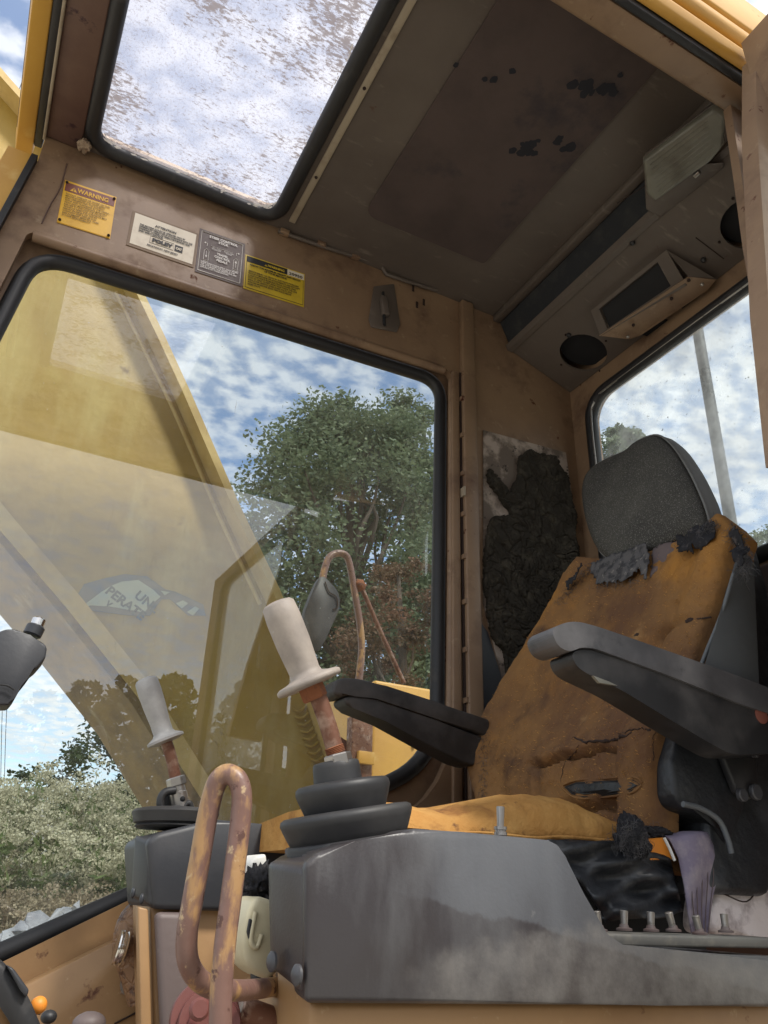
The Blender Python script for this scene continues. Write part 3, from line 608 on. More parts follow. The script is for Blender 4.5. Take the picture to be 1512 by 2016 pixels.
# ------------------------------------------------------------------ lamp and bracket on the duct
lampb = thing('dome_lamp', dp(1345, 300), 'rectangular cab lamp with dusty ribbed lens under the rear ceiling duct', 'lamp')
LL = [(1266, 318), (1405, 215), (1425, 232), (1422, 290), (1400, 318), (1290, 398), (1274, 385)]
base_pts = [dp(x, y, -.004) for x, y in [(1262, 400), (1275, 420), (1305, 428), (1425, 335), (1430, 180), (1400, 190), (1266, 300)]]
Lp = [pP(x, y, DA - dn * .035 + V((-.03, 0, 0)), dn) for x, y in LL]
ctr = sum(Lp, V()) / len(Lp)
prism('lens', [ctr + (p - ctr) * .98 for p in Lp], [ctr + (p - ctr) * 1.04 + dn * .02 for p in Lp], 'lens', lampb, .005, 3)
prism('housing', [ctr + (p - ctr) * 1.05 + dn * .021 for p in Lp], [ctr + (p - ctr) * 1.10 + dn * .05 + V((.012, 0, 0)) for p in Lp], 'ceil', lampb, .003)
for k in range(9):
    t = (k + .5) / 9; a, b = Lp[0].lerp(Lp[5], t), Lp[1].lerp(Lp[3], t)
    tube('lens_rib', [a.lerp(b, .08) - dn * .0005, a.lerp(b, .9) - dn * .0005], .0012, 'lens', lampb, n=6, sm=0)
obox('catch', pP(1372, 342, DA - dn * .03 + V((-.03, 0, 0)), dn), du * .004, V((0, .007, 0)), dn * .006, 'steel', lampb, .001)
prism('lamp_box', [dp(1268, 330, -.030), dp(1272, 412, -.030), dp(1300, 428, -.004), dp(1425, 330, -.004), dp(1425, 320, -.03)], [dp(1268, 330, .02), dp(1272, 412, .02), dp(1300, 428, .02), dp(1425, 330, .02), dp(1425, 320, .02)], 'ceil', lampb, .003)
rad = thing('radio_bracket', dp(1290, 600), 'empty bent sheet metal bracket hanging between the two round duct holes', 'bracket')
def bp(x, y, l): return dp(x, y, -l)
# front face with opening, bottom shelf, end cheek
A = [bp(1163, 612, .012), bp(1312, 492, .012), bp(1352, 562, .045), bp(1182, 662, .045)]
def quadmix(Q, u, v): return (Q[0].lerp(Q[1], u)).lerp(Q[3].lerp(Q[2], u), v)
ho = [quadmix(A, u, v) for u, v in ((.10, .14), (.87, .10), (.87, .80), (.10, .90))]
nA = (A[1] - A[0]).cross(A[3] - A[0]).normalized()
plate('face_plate', A, [ho], nA * .003, 'ceil', rad)
sh = [bp(1180, 661, .045), bp(1355, 545, .045), bp(1410, 551, .030), bp(1392, 572, .030), bp(1262, 660, .030), bp(1240, 668, .030)]
prism('shelf', sh, dn * .003, 'tan', rad)
prism('cheek', [bp(1312, 492, .012), bp(1408, 548, .030), bp(1356, 545, .045)], dn * .004 + V((0, .003, 0)), 'ceil', rad)
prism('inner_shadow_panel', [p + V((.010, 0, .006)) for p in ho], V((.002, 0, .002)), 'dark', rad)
prism('end_flap', [bp(1262, 658, .010), bp(1292, 628, .010), bp(1330, 632, .004), bp(1282, 665, .004)], dn * .003, 'dark', rad)
prism('end_flap', [bp(1335, 600, .010), bp(1360, 580, .010), bp(1392, 580, .004), bp(1345, 610, .004)], dn * .003, 'dark', rad)
for a in ((1236, 663), (1247, 640), (1322, 588), (1382, 560), (1356, 552)): blob('screw', bp(*a, .047), .0045, 'steel' if a[0] in (1236, 1382) else 'seam', rad, .1, sub=2)
mud = blob('mud_nest', pZ(166, 287, ZC - .02), .014, 'mud', None, .5, 2.5, 4, (1, 1.25, .8)); tag(mud, 'lump of dried wasp mud stuck at the front corner of the skylight seal', 'mud nest')

# ------------------------------------------------------------------ decals
YD = YF - .001
def decal(name, tl, tr, br, bl, label, border, face, inset=.0):
    P = [pY(*a, YD) for a in (tl, tr, br, bl)]
    c = sum(P, V()) / 4
    th = thing(name, c, label, 'label')
    ux = ((P[1] - P[0]) + (P[2] - P[3])).normalized(); uy = ((P[0] - P[3]) + (P[1] - P[2])).normalized()
    uy = (uy - ux * uy.dot(ux)).normalized()
    w = ((P[1] - P[0]).length + (P[2] - P[3]).length) / 2; h = ((P[0] - P[3]).length + (P[1] - P[2]).length) / 2
    def rect(x0, y0, x1, y1, lift, mat, nm, th_=.0006):
        pts = [c + ux * (x * w / 2) + uy * (y * h / 2) - V((0, lift, 0)) for x, y in ((x0, y0), (x1, y0), (x1, y1), (x0, y1))]
        return prism(nm, pts, (0, -th_, 0), mat, th)
    rect(-1, -1, 1, 1, 0, border, 'backing')
    if inset: rect(-1 + inset, -1 + inset * w / h, 1 - inset, 1 - inset * w / h, .0007, face, 'face')
    def tx(s, x, y, size, mat, align='CENTER', bold=0, width=None, nm='lettering', spacing=1.0):
        return text(nm, s, c + ux * (x * w / 2) + uy * (y * h / 2) - V((0, .0028, 0)), ux, uy, size, mat, th, align, bold, spacing, width)
    return th, c, ux, uy, w, h, rect, tx
th, c, ux, uy, w, h, rect, tx = decal('warning_plate', (130, 355), (231, 389), (215, 470), (110, 437), 'yellow riveted warning plate with faded red band, leftmost of the four wall labels', 'lbly', 'lbly', .03)
rect(-.95, .50, .95, .90, .0014, 'lblred', 'band')
tx('WARNING', .12, .58, .0175, 'inky', bold=.0003, width=w * .60)
def tri(x, y, s, mat, ink):
    p = c + ux * (x * w / 2) + uy * (y * h / 2) - V((0, .0021, 0))
    prism('alert_triangle', [p - ux * s, p + ux * s, p + uy * s * 1.6], (0, -.0003, 0), mat, th)
    text('alert_mark', '!', p - V((0, .0008, 0)) + uy * .0008, ux, uy, s * 1.6, ink, th, 'CENTER', .0003)
tri(-.62, .56, .0075, 'inky', 'lblred')
body = ['DO NOT OPERATE OR WORK ON THIS', 'MACHINE UNLESS YOU HAVE READ', 'AND UNDERSTAND THE INSTRUC-', 'TIONS AND WARNINGS IN THE OPERA-', 'TION AND MAINTENANCE MANUALS.', 'FAILURE TO FOLLOW THE INSTRUC-', 'TIONS OR HEED THE WARNINGS MAY', 'RESULT IN INJURY OR DEATH.', 'CONTACT ANY DEALER FOR', 'REPLACEMENT MANUALS. CARE', 'IS YOUR RESPONSIBILITY.']
tx('\n'.join(body), -.88, .34, .0062, 'inkbr', 'LEFT', .0001, width=w * .86, spacing=1.02)
for x, y in ((-.92, -.88), (.92, -.9), (.92, .86), (-.92, .88)): blob('rivet', c + ux * (x * w / 2) + uy * (y * h / 2) - V((0, .003, 0)), .0034, 'seam', th, 0, sub=2)
th, c, ux, uy, w, h, rect, tx = decal('attention_sticker', (262, 414), (393, 462), (379, 526), (248, 482), 'cream attention sticker with dark print on a brown border, second label from the left', 'lblb', 'lblw', .0)
rect(-.92, -.86, .94, .90, .0007, 'lblw', 'face')
tx('ATTENTION', .02, .48, .0088, 'ink', bold=.0003, width=w * .32)
tx('THIS MACHINE SHOULD BE OPERATED ONLY BY\nEXPERIENCED OPERATORS IN ACCORDANCE WITH THE\nSTANDARD CATERPILLAR OPERATOR\'S MANUAL AND\nBASIC SAFETY PRACTICES.', -.74, .30, .0064, 'ink', 'LEFT', .00025, width=w * .80)
tx('FOLEY', -.02, -.36, .0135, 'ink', bold=.0009, width=w * .31)
fx = [c + ux * (x * w / 2) + uy * (y * h / 2) - V((0, .0018, 0)) for x, y in ((-.38, -.46), (.32, -.46), (.32, -.08), (-.38, -.08))]
tube('logo_frame', fx + [fx[0]], .0004, 'ink', th, sm=0, n=4)
rect(.36, -.46, .60, -.10, .0014, 'ink', 'logo_block')
tx('CAT', .48, -.35, .009, 'lblw', bold=.0005, width=w * .095)
tx('PISCATAWAY, NEW JERSEY', .02, -.68, .0066, 'ink', bold=.0002, width=w * .46)
th, c, ux, uy, w, h, rect, tx = decal('control_sticker', (397, 450), (487, 483), (471, 562), (380, 534), 'grey brown steering and travel pedal sticker with white outline, third label from the left', 'lblg', 'lblg', .0)
fr = [c + ux * (x * w / 2) + uy * (y * h / 2) - V((0, .0014, 0)) for x, y in ((-.9, -.9), (.9, -.9), (.9, .9), (-.9, .9))]
tube('outline', fr + [fr[0]], .0009, 'inkw', th, sm=0, n=4)
tx('STEER CONTROL\nSTICK', .05, .70, .0098, 'inkw', bold=.0003, width=w * .62)
tx('TRAVEL\nCONTROL\nPEDALS', .06, .02, .0095, 'inkw', bold=.0003, width=w * .34)
tx('THESE DIRECTIONS APPLY ONLY WHEN\nTHE CAB IS OVER THE IDLERS. IF THE\nCAB IS TURNED, THE DIRECTIONS ARE\nOPPOSITE OF THOSE SHOWN.', -.82, -.52, .0052, 'inkw', 'LEFT', .0001, width=w * .8)
for sx, up_ in ((-.62, -1), (.66, 1)):
    oc = c + ux * (sx * w / 2) - uy * (.10 * h / 2) - V((0, .0014, 0))
    lpn = [oc + ux * (a * w) + uy * (b * h) for a, b in ((-.05, -.13), (-.05, .08), (0, .14), (.05, .08), (.05, -.13))]
    tube('pedal_outline', lpn + [lpn[0]], .0007, 'inkw', th, sm=0, n=4)
    prism('arrow_head', [oc + uy * (.08 * h * up_), oc + ux * .0025 + uy * (.02 * h * up_), oc - ux * .0025 + uy * (.02 * h * up_)], (0, -.0003, 0), 'inkw', th)
    tube('arrow_shaft', [oc - uy * (.08 * h * up_), oc + uy * (.03 * h * up_)], .0006, 'inkw', th, sm=0, n=4)
    t0 = c + ux * (sx * w / 2) + uy * (.30 * h / 2) - V((0, .0014, 0)); s_ = -1 if sx < 0 else 1
    tube('turn_arrow', [t0, t0 + uy * .008, t0 + uy * .008 + ux * s_ * .004 * 1], .0007, 'inkw', th, sm=0, n=4)
    e = t0 + uy * .008 + ux * s_ * .004; prism('arrow_head', [e + uy * .003, e - uy * .003, e + ux * s_ * .004], (0, -.0003, 0), 'inkw', th)
ln = [c + ux * (a * w / 2) + uy * (.36 * h / 2) - V((0, .0014, 0)) for a in (-.45, .5)]
tube('rule', ln, .0004, 'inkw', th, sm=0, n=4)
tx('LEFT  TURN\nFORWARD', -.22, .26, .0045, 'inkw', width=w * .2); tx('RIGHT TURN\nREVERSE', .32, .26, .0045, 'inkw', width=w * .2)
tx('REVERSE', -.62, -.45, .0035, 'inkw'); tx('FORWARD', .66, -.45, .0035, 'inkw')
th, c, ux, uy, w, h, rect, tx = decal('height_warning_sticker', (487, 502), (603, 541), (595, 604), (475, 566), 'yellow height and reach warning sticker numbered 20950, rightmost of the four wall labels', 'lbly2', 'lbly2', .0)
fr = [c + ux * (x * w / 2) + uy * (y * h / 2) - V((0, .0012, 0)) for x, y in ((-.95, -.9), (.95, -.9), (.95, .92), (-.95, .92))]
tube('outline', fr + [fr[0]], .0006, 'ink', th, sm=0, n=4)
rect(-.94, .60, .94, .92, .0008, 'ink', 'band'); rect(.40, .58, .97, .92, .0015, 'lblw', 'number_patch')
tx('WARNING', .02, .66, .0100, 'lbly2', bold=.0003, width=w * .28)
tri(-.32, .66, .0042, 'lbly2', 'ink')
tx('20950', .68, .62, .0125, 'ink', bold=.0001, width=w * .23)
tx('KNOW THE MAXIMUM HEIGHT AND REACH\nOF YOUR MACHINE', 0, .40, .0075, 'ink', bold=.0002, width=w * .84)
tx('SERIOUS INJURY OR DEATH BY ELECTROCUTION CAN\nOCCUR IF MACHINE OR ATTACHMENTS ARE NOT KEPT\nA SAFE DISTANCE FROM ELECTRICAL POWER LINES.\nSTAY AT LEAST 10 FEET AWAY PLUS TWICE THE LINE\nINSULATOR LENGTH. OVER 50,000 VOLTS, ADD\n4 INCHES MORE FOR EACH 1000 VOLTS ABOVE\n50,000 VOLTS.', -.88, .02, .0068, 'ink', 'LEFT', .0001, width=w * .86)

# ================================================================== SEAT
seat = thing('operator_seat', (.85, 1.05, -.2), 'torn operator seat with bare orange foam backrest, grey headrest and two armrests', 'seat')
SN, SP = V((1, 0, -.36)).normalized(), V((.87, 1.0, .13))
def sp(x, y, lift=0): return pP(x, y, SP + SN * lift, SN)
# rows of the backrest (left px, right px)
ROWS = [((1150, 1110), (1440, 1025)), ((1122, 1140), (1462, 1048)), ((1100, 1190), (1452, 1100)), ((1078, 1232), (1434, 1165)), ((1040, 1290), (1408, 1235)), ((1005, 1350), (1385, 1300)), ((975, 1410), (1362, 1370)), ((958, 1450), (1345, 1430)), ((950, 1500), (1330, 1500)), ((953, 1560), (1315, 1560)), ((965, 1610), (1300, 1640)), ((975, 1650), (1290, 1690))]
NX = 110; NSUB = 14
rowsF = []
full = []
for (l0, r0), (l1, r1) in zip(ROWS, ROWS[1:]):
    for k in range(NSUB): t = k / NSUB; full.append(((l0[0] + (l1[0] - l0[0]) * t, l0[1] + (l1[1] - l0[1]) * t), (r0[0] + (r1[0] - r0[0]) * t, r0[1] + (r1[1] - r0[1]) * t)))
full.append(ROWS[-1])
nr = len(full)
def cut(u, v, cu, cv, w_, tilt, dep, wid):
    a = (u - cu) / w_
    if abs(a) > 1: return 0
    d = abs(v - (cv + tilt * a + .004 * math.sin(u * 31) + .0015 * math.sin(u * 73)))
    return dep * max(0, 1 - d / wid) * (1 - abs(a) ** 4)
for i, (l, r) in enumerate(full):
    v = i / (nr - 1); Lp_, Rp_ = sp(*l), sp(*r); row = []
    for j in range(NX + 1):
        u = j / NX; p = Lp_.lerp(Rp_, u)
        e = min(u, 1 - u, v * 1.2 + .02)
        bul = -.035 * min(1, e / .10) ** .5 + .022 * (1 - abs(2 * u - 1) ** 2.5) * 0.6           # soft edge, slight hollow
        side = -.030 * max(0, (abs(u - .5) - .32) / .18) * (v < .95)                                # side bolsters
        lum = -.02 * math.exp(-((v - .72) / .12) ** 2)
        nz_ = .006 * noise.fractal(p * 9, 1, 2, 4) + .0022 * noise.fractal(p * 40, 1, 2, 3)
        c_ = cut(u, v, .60, .735, .24, -.025, .022, .010) + cut(u, v, .62, .71, .2, -.02, -.008, .02) + cut(u, v, .64, .865, .20, -.008, .03, .020) + cut(u, v, .63, .91, .26, 0, .010, .012)
        c_ += .022 * math.exp(-((u - .80) / .03) ** 2 - ((v - .36) / .02) ** 2) + .010 * math.exp(-((u - .9) / .10) ** 2 - ((v - .36) / .012) ** 2) + .012 * math.exp(-((u - .44) / .015) ** 2 - ((v - .44) / .012) ** 2)
        c_ += .008 * math.exp(-((u - .80) / .025) ** 2) * (.28 < v < .95) + .006 * math.exp(-((u - .42) / .02) ** 2) * (.74 < v < .88)
        row.append(p + SN * (bul + side + lum + nz_ + c_ + .012))
    rowsF.append(row)
rows = []
for i, row in enumerate(rowsF):
    Lp_, Rp_ = row[0], row[-1]
    mid = [Rp_ + SN * .05, Lp_ + SN * .05]
    rows.append(row + mid)
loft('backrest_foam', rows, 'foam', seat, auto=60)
from mathutils.bvhtree import BVHTree
_v = [p for r_ in rowsF for p in r_]; _n = NX + 1
_bv = BVHTree.FromPolygons(_v, [(i * _n + j, i * _n + j + 1, (i + 1) * _n + j + 1, (i + 1) * _n + j) for i in range(len(rowsF) - 1) for j in range(NX)])
def fs(x, y, off=.001):
    h = _bv.ray_cast(V((0, 0, 0)), ray(x, y).normalized())
    p = h[0] if h[0] is not None else sp(x, y, -.02)
    return p - SN * off
# slot of dark steel pan showing through the long cut
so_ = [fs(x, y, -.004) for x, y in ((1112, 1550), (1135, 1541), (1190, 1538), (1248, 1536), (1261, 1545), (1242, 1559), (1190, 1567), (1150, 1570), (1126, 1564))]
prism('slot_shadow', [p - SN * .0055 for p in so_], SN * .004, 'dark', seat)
prism('back_pan_slot', [fs(x, y, .0022) for x, y in ((1118, 1551), (1137, 1545), (1190, 1542), (1244, 1541), (1256, 1547), (1240, 1556), (1190, 1562), (1150, 1565), (1130, 1560))], SN * .002, 'vinyl', seat, .0008)
lipc = [fs(x, y, .001) for x, y in ((1108, 1552), (1126, 1568), (1150, 1573), (1190, 1570), (1242, 1562), (1264, 1546))]
tube('foam_lip', lipc, .0018, 'foam', seat, n=8, sm=6)
tube('foam_lip', [fs(x, y, .001) for x, y in ((1110, 1546), (1135, 1537), (1190, 1533), (1250, 1531), (1265, 1542))], .0018, 'foam', seat, n=8, sm=6)
def jag(line, r_, name='foam_tear', m_='seam', a=3):
    P = []
    for (x0, y0), (x1, y1) in zip(line, line[1:]):
        for k in range(6): t = k / 6; P.append((x0 + (x1 - x0) * t + random.gauss(0, a * .4), y0 + (y1 - y0) * t + random.gauss(0, a * .5)))
    P.append(line[-1]); n_ = len(P)
    tube(name, [fs(x, y, 0) for x, y in P], r_, m_, seat, n=6, sm=0, rs=[max(.0004, r_ * math.sin(math.pi * (i + .5) / n_) ** .5 * random.uniform(.5, 1.2)) for i in range(n_)])
jag([(1127, 1452), (1160, 1461), (1200, 1459), (1228, 1450), (1243, 1442)], .0032)
jag([(1215, 1447), (1240, 1438), (1262, 1434), (1278, 1438)], .0016)
jag([(1140, 1468), (1128, 1485), (1112, 1500), (1104, 1540)], .0010)
jag([(1290, 1440), (1285, 1470), (1290, 1530)], .0008)
for x, y, r_ in ((1358, 1222, .0075), (1253, 1250, .005), (1276, 1438, .0035)):
    blob('foam_hole', fs(x, y, -.001), r_, 'seam', seat, .3, 2, 2, (.5, 1.2, .8))
tube('foam_crease', [fs(x, y, .0) for x, y in ((1350, 1222), (1380, 1218), (1400, 1215))], .0014, 'seam', seat, n=6)
# hard vinyl shell behind the foam: side wing on the door side and rear shell
WG = [(1470, 1070), (1484, 1095), (1488, 1200), (1494, 1335), (1496, 1420), (1345, 1420), (1378, 1340), (1408, 1240), (1430, 1160), (1448, 1100)]
wy = sp(1420, 1230).y - .012
shell = [(1.085, .56), (1.10, .585), (1.15, .58), (1.16, .50), (1.13, .35), (1.09, .22), (1.03, .02), (.90, .02), (.945, .20), (1.01, .38)]
prism('back_shell', [V((x, .80, z)) for x, z in shell], (0, .42, 0), 'vinyl', seat, .02, 4)
WGp = [pY(x, y, .735) for x, y in WG]
prism('side_wing', WGp, (.02, .016, 0), 'vinyl_side', seat, .006, 3)
# piping along the foam edge
tube('piping', [fs(x, y, 0) for x, y in ((1444, 1130), (1420, 1210), (1388, 1290), (1358, 1370), (1338, 1440))], .003, 'vinyl_side', seat, n=8)
tube('piping', [sp(x, y, .005) for x, y in ((1098, 1185), (1040, 1290), (990, 1375), (962, 1430), (951, 1490), (950, 1560))], .003, 'white', seat, n=8)
# lower black bracket / recliner cover
RC = [(1338, 1420), (1322, 1500), (1330, 1570), (1345, 1590), (1400, 1610), (1440, 1665), (1460, 1600), (1492, 1500), (1500, 1430), (1420, 1400)]
prism('recliner_cover', [pY(x, y, .79) for x, y in RC], (0, .06, 0), 'vinyl', seat, .008, 3)
tube('cover_edge', [pY(x, y, .782) for x, y in ((1345, 1583), (1380, 1592), (1415, 1615), (1432, 1650), (1440, 1680))], .004, 'vinyl_side', seat, n=8)
prism('hinge_plate', [pY(x, y, .775) for x, y in ((1420, 1478), (1490, 1490), (1494, 1560), (1478, 1575), (1452, 1560))], (0, .012, 0), 'armblk', seat, .003)
for a, r_ in (((1483, 1560), .011), ((1456, 1566), .009), ((1482, 1487), .004)):
    p = pY(*a, .772); cyl('bolt', p, p - V((0, .008, 0)), r_, 'plastic', seat)
blob('frayed_cloth', pY(1312, 1590, .84), .02, 'rag_d', seat, .5, 5, 4, (.5, .7, 1.9))
# headrest
hc = sp(1268, 965, .01)
def headrest():
    ax = (sp(1395, 1000) - sp(1160, 1050)); wdir = V((0, -1, 0)); up_ = V((.34, 0, .94)).normalized(); fwd = wdir.cross(up_).normalized()
    if fwd.x > 0: fwd = -fwd
    OUT = [(1200, 1108), (1172, 1085), (1152, 1040), (1141, 985), (1143, 945), (1158, 920), (1185, 903), (1225, 885), (1245, 868), (1270, 857), (1292, 858), (1318, 882), (1345, 925), (1362, 960), (1378, 1000), (1384, 1036), (1360, 1050), (1300, 1075), (1250, 1095), (1222, 1106)]
    P0 = [pP(x, y, SP + SN * -.01, SN) for x, y in OUT]; n = len(P0); c0 = sum(P0, V()) / n
    P0 = [p for p in smooth_path(P0 + [P0[0]], 3)[:-1]]
    rows = []
    # front centre -> front edge -> side -> back edge -> back centre
    for s_, d_ in ((.05, -.012), (.3, -.012), (.6, -.010), (.85, -.005), (.96, .002), (1.0, .012)): rows.append(('f', s_, d_))
    for s_, d_ in ((1.0, .022), (.98, .038), (.93, .052), (.80, .062), (.5, .066), (.05, .068)): rows.append(('s', s_, d_))
    f = [[c0 + (p - c0) * s_ + V((1, 0, .05)) * d_ + V((0, -.25, 0)) * max(0, d_) * (1 if d_ < .06 else .8) for p in P0] for _, s_, d_ in rows[:6]]
    s = [[c0 + (p - c0) * s_ + V((1, 0, .05)) * d_ + V((0, -.25, 0)) * max(0, d_) * .9 for p in P0] for _, s_, d_ in rows[6:]]
    h1 = loft('headrest', f, 'fabric', seat); h1['label'] = 'grey woven headrest front'
    h2 = loft('headrest_side', [f[-1]] + s, 'fabric_side', h1)
    tube('piping', f[-1] + [f[-1][0]], .0026, 'fabric_side', h1, n=8, sm=0)
headrest()
# rags over the top of the backrest
def rag(name, poly_px, lift, mat, amp=.01, parent=seat, res=.004):
    P = [fs(x, y, .004) for x, y in poly_px]; o = P[0]; ux_ = V((0, -1, 0)); uy_ = (V((.36, 0, 1))).normalized()
    pl = [((p - o).dot(ux_), (p - o).dot(uy_)) for p in P]
    bm = bmesh.new(); g = {}
    x0, x1, y0, y1 = min(a for a, b in pl), max(a for a, b in pl), min(b for a, b in pl), max(b for a, b in pl)
    for i in range(int((x1 - x0) / res) + 1):
        for j in range(int((y1 - y0) / res) + 1):
            x, y = x0 + i * res, y0 + j * res
            if pin(pl, x + .006 * noise.noise(V((x * 120, y * 60, 1))), y + .010 * noise.noise(V((x * 200, y * 40, 2)))):
                hgt = amp * noise.fractal(V((x * 25, y * 25, len(poly_px))), 1, 2, 3)
                g[i, j] = bm.verts.new(o + ux_ * x + uy_ * y - SN * (hgt + amp * .6))
    for (i, j), v in g.items():
        if (i + 1, j) in g and (i, j + 1) in g and (i + 1, j + 1) in g: bm.faces.new((v, g[i + 1, j], g[i + 1, j + 1], g[i, j + 1]))
    ro = link(name, bm_out(bm), mat, parent, smooth=True)
    md = ro.modifiers.new('thick', 'SOLIDIFY'); md.thickness = .0015
    return ro
rag('torn_cloth', [(1165, 1110), (1230, 1098), (1290, 1080), (1292, 1100), (1280, 1155), (1268, 1130), (1240, 1150), (1180, 1155), (1172, 1135)], -.034, 'rag', .004, res=.003)
rag('torn_cloth', [(1290, 1082), (1345, 1062), (1325, 1100), (1312, 1130), (1290, 1128), (1278, 1140)], -.03, 'belt2', .006)
rag('torn_cloth', [(1340, 1062), (1400, 1028), (1425, 1038), (1408, 1070), (1385, 1085), (1350, 1100), (1345, 1085)], -.045, 'rag_d', .02)
rag('torn_cloth', [(1450, 1045), (1478, 1055), (1488, 1090), (1480, 1130), (1462, 1128), (1458, 1085)], -.045, 'rag_d', .02)
rag('torn_cloth', [(1118, 1150), (1165, 1118), (1172, 1130), (1125, 1172)], -.022, 'rag_d', .01)
# loose threads
bm = bmesh.new(); random.seed(4)
def frayline(a, b, n, ln, lift, lm=1):
    for k in range(n):
        t = random.random(); x, y = a[0] + (b[0] - a[0]) * t + random.gauss(0, 5), a[1] + (b[1] - a[1]) * t + random.gauss(0, 5)
        p = fs(x, y, .012 if lift < -.03 else .002); d = V((random.gauss(-.2, .6), random.gauss(-.2, 1), random.gauss(-.5, .9))).normalized() * ln * random.uniform(.4, 1.2)
        d2 = d + V((random.gauss(0, .5), random.gauss(0, .5), random.gauss(-.3, .5))) * ln
        tube_bm(bm, [p, p + d * .5, p + d2 * .8], .00028, 3)
frayline((1345, 1080), (1420, 1035), 260, .010, -.055)
frayline((1450, 1045), (1488, 1120), 300, .012, -.055)
frayline((1465, 1120), (1480, 1135), 50, .02, -.055)
frayline((1100, 1190), (1165, 1112), 180, .008, -.015)
frayline((1180, 1160), (1270, 1150), 90, .007, -.04)
frayline((955, 1440), (950, 1600), 160, .008, .01)
tag(link('loose_threads', bm_out(bm), 'rag', seat), kind='stuff')
# far-edge fringe of black cloth
blob('frayed_cloth', sp(950, 1530, .02), .02, 'rag_d', seat, .4, 5, 4, (.5, .5, 2.6))
# short foam fibres standing off the bare foam
bm = bmesh.new(); random.seed(19)
for k in range(5200):
    h_ = _bv.ray_cast(V((0, 0, 0)), ray(random.uniform(950, 1465), random.uniform(1040, 1640)).normalized())
    if h_[0] is None: continue
    p = h_[0]; d = V((random.gauss(-.9, .5), random.gauss(0, 1), random.gauss(.1, 1))).normalized() * random.uniform(.002, .006); w_ = d.orthogonal().normalized() * .00028
    bm.faces.new([bm.verts.new(a_) for a_ in (p - w_, p + w_, p + d + w_ * .5 + V((0, 0, .001)), p + d - w_ * .5)])
tag(link('foam_fibres', bm_out(bm), 'foam_bright', seat), kind='stuff')
# ---- cushion
CY0 = .845
def cushion():
    top = [(520, 1642), (535, 1612), (600, 1592), (700, 1590), (800, 1594), (900, 1606), (960, 1590), (1030, 1578), (1080, 1574), (1130, 1582), (1180, 1598), (1230, 1622), (1270, 1634), (1310, 1648)]
    T = [p for p in smooth_path([pY(x, y, CY0) for x, y in top], 5) if p.x > .405]; rows = []
    for i, p in enumerate(T):
        r = []
        zb = .055
        fr_ = min(1, i / 8.0)
        n1 = .004 * noise.fractal(V((p.x * 30, 1, p.z * 30)), 1, 2, 3)
        for yy, zz in ((CY0 + .02, zb), (CY0 - .004, zb + .02), (CY0 - .004 + n1, (zb + p.z) / 2), (CY0 + n1 * 1.5, p.z - .012), (CY0 + .012, p.z + n1), (CY0 + .05, p.z + .012 + n1), (CY0 + .21, p.z + .010), (CY0 + .40, p.z - .004), (CY0 + .43, p.z - .03), (CY0 + .43, zb)):
            x = p.x; sq = 1
            r.append((x, yy, max(zz, zb) if zz > zb else zb))
        rows.append(r)
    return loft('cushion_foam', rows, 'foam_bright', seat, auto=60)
cushion()
tube('cushion_edge', [pY(x, y, CY0 - .012) for x, y in ((880, 1640), (960, 1641), (1050, 1650), (1110, 1648), (1200, 1655), (1250, 1652))], .0025, 'foam_bright', seat, n=6)
# vinyl skirt with folds (door side of the cushion)
SK = [((1080, 1655), (1180, 1790)), ((1120, 1652), (1190, 1815)), ((1170, 1656), (1215, 1812)), ((1230, 1660), (1262, 1808)), ((1280, 1668), (1310, 1802)), ((1320, 1690), (1345, 1795))]
rows = []
for i in range(31):
    s_ = i / 30 * (len(SK) - 1); k = min(int(s_), len(SK) - 2); t = s_ - k
    a = (SK[k][0][0] * (1 - t) + SK[k + 1][0][0] * t, SK[k][0][1] * (1 - t) + SK[k + 1][0][1] * t); b = (SK[k][1][0] * (1 - t) + SK[k + 1][1][0] * t, SK[k][1][1] * (1 - t) + SK[k + 1][1][1] * t)
    row = []
    for j in range(21):
        v = j / 20; y = CY0 - .028 + .010 * math.sin(v * 9 - i * .22) * (v > .1) * min(1, v * 2) + .006 * math.sin(v * 21 + i * .35)
        row.append(pY(a[0] * (1 - v) + b[0] * v, a[1] * (1 - v) + b[1] * v, y))
    rows.append(row)
o_ = loft('cushion_skirt', rows, 'vinyl', seat, closed=False); md = o_.modifiers.new('thick', 'SOLIDIFY'); md.thickness = .003; md.offset = 1
prism('seat_base', [pY(x, y, .87) for x, y in ((800, 1662), (1340, 1690), (1400, 1900), (800, 1900))], (0, .35, 0), 'dark', seat)
blob('frayed_cloth', pY(1245, 1650, CY0 - .03), .0225, 'rag_d', seat, .45, 2.6, 4, (1.0, .7, 1.1))
blob('frayed_cloth', pY(1232, 1622, CY0 - .02), .012, 'rag_d', seat, .45, 2.6, 4, (.7, .7, 1.2))
blob('frayed_cloth', pY(1290, 1638, CY0 - .02), .012, 'rag_d', seat, .45, 2.6, 4, (2.2, .8, .6))
bm = bmesh.new(); random.seed(12)
for k in range(420):
    x, y = random.gauss(1243, 17), random.gauss(1652, 17)
    p = pY(x, y, CY0 - .045); d = V((random.gauss(0, 1), random.gauss(-.3, .5), random.gauss(-.3, 1))).normalized() * .008
    tube_bm(bm, [p, p + d * .6, p + d + V((random.gauss(0, .004), 0, random.gauss(0, .004)))], .00025, 3)
tag(link('loose_threads', bm_out(bm), 'rag', seat), kind='stuff')
# front-left white/black torn fabric under the cushion
prism('torn_cover', [pY(x, y, .80) for x, y in ((492, 1698), (505, 1685), (525, 1680), (528, 1720), (495, 1722))], (0, .05, 0), 'white', seat, .003)
blob('frayed_cloth', pY(510, 1735, .80), .012, 'rag_d', seat, .6, 5, 4, (1.1, .8, 1.3))
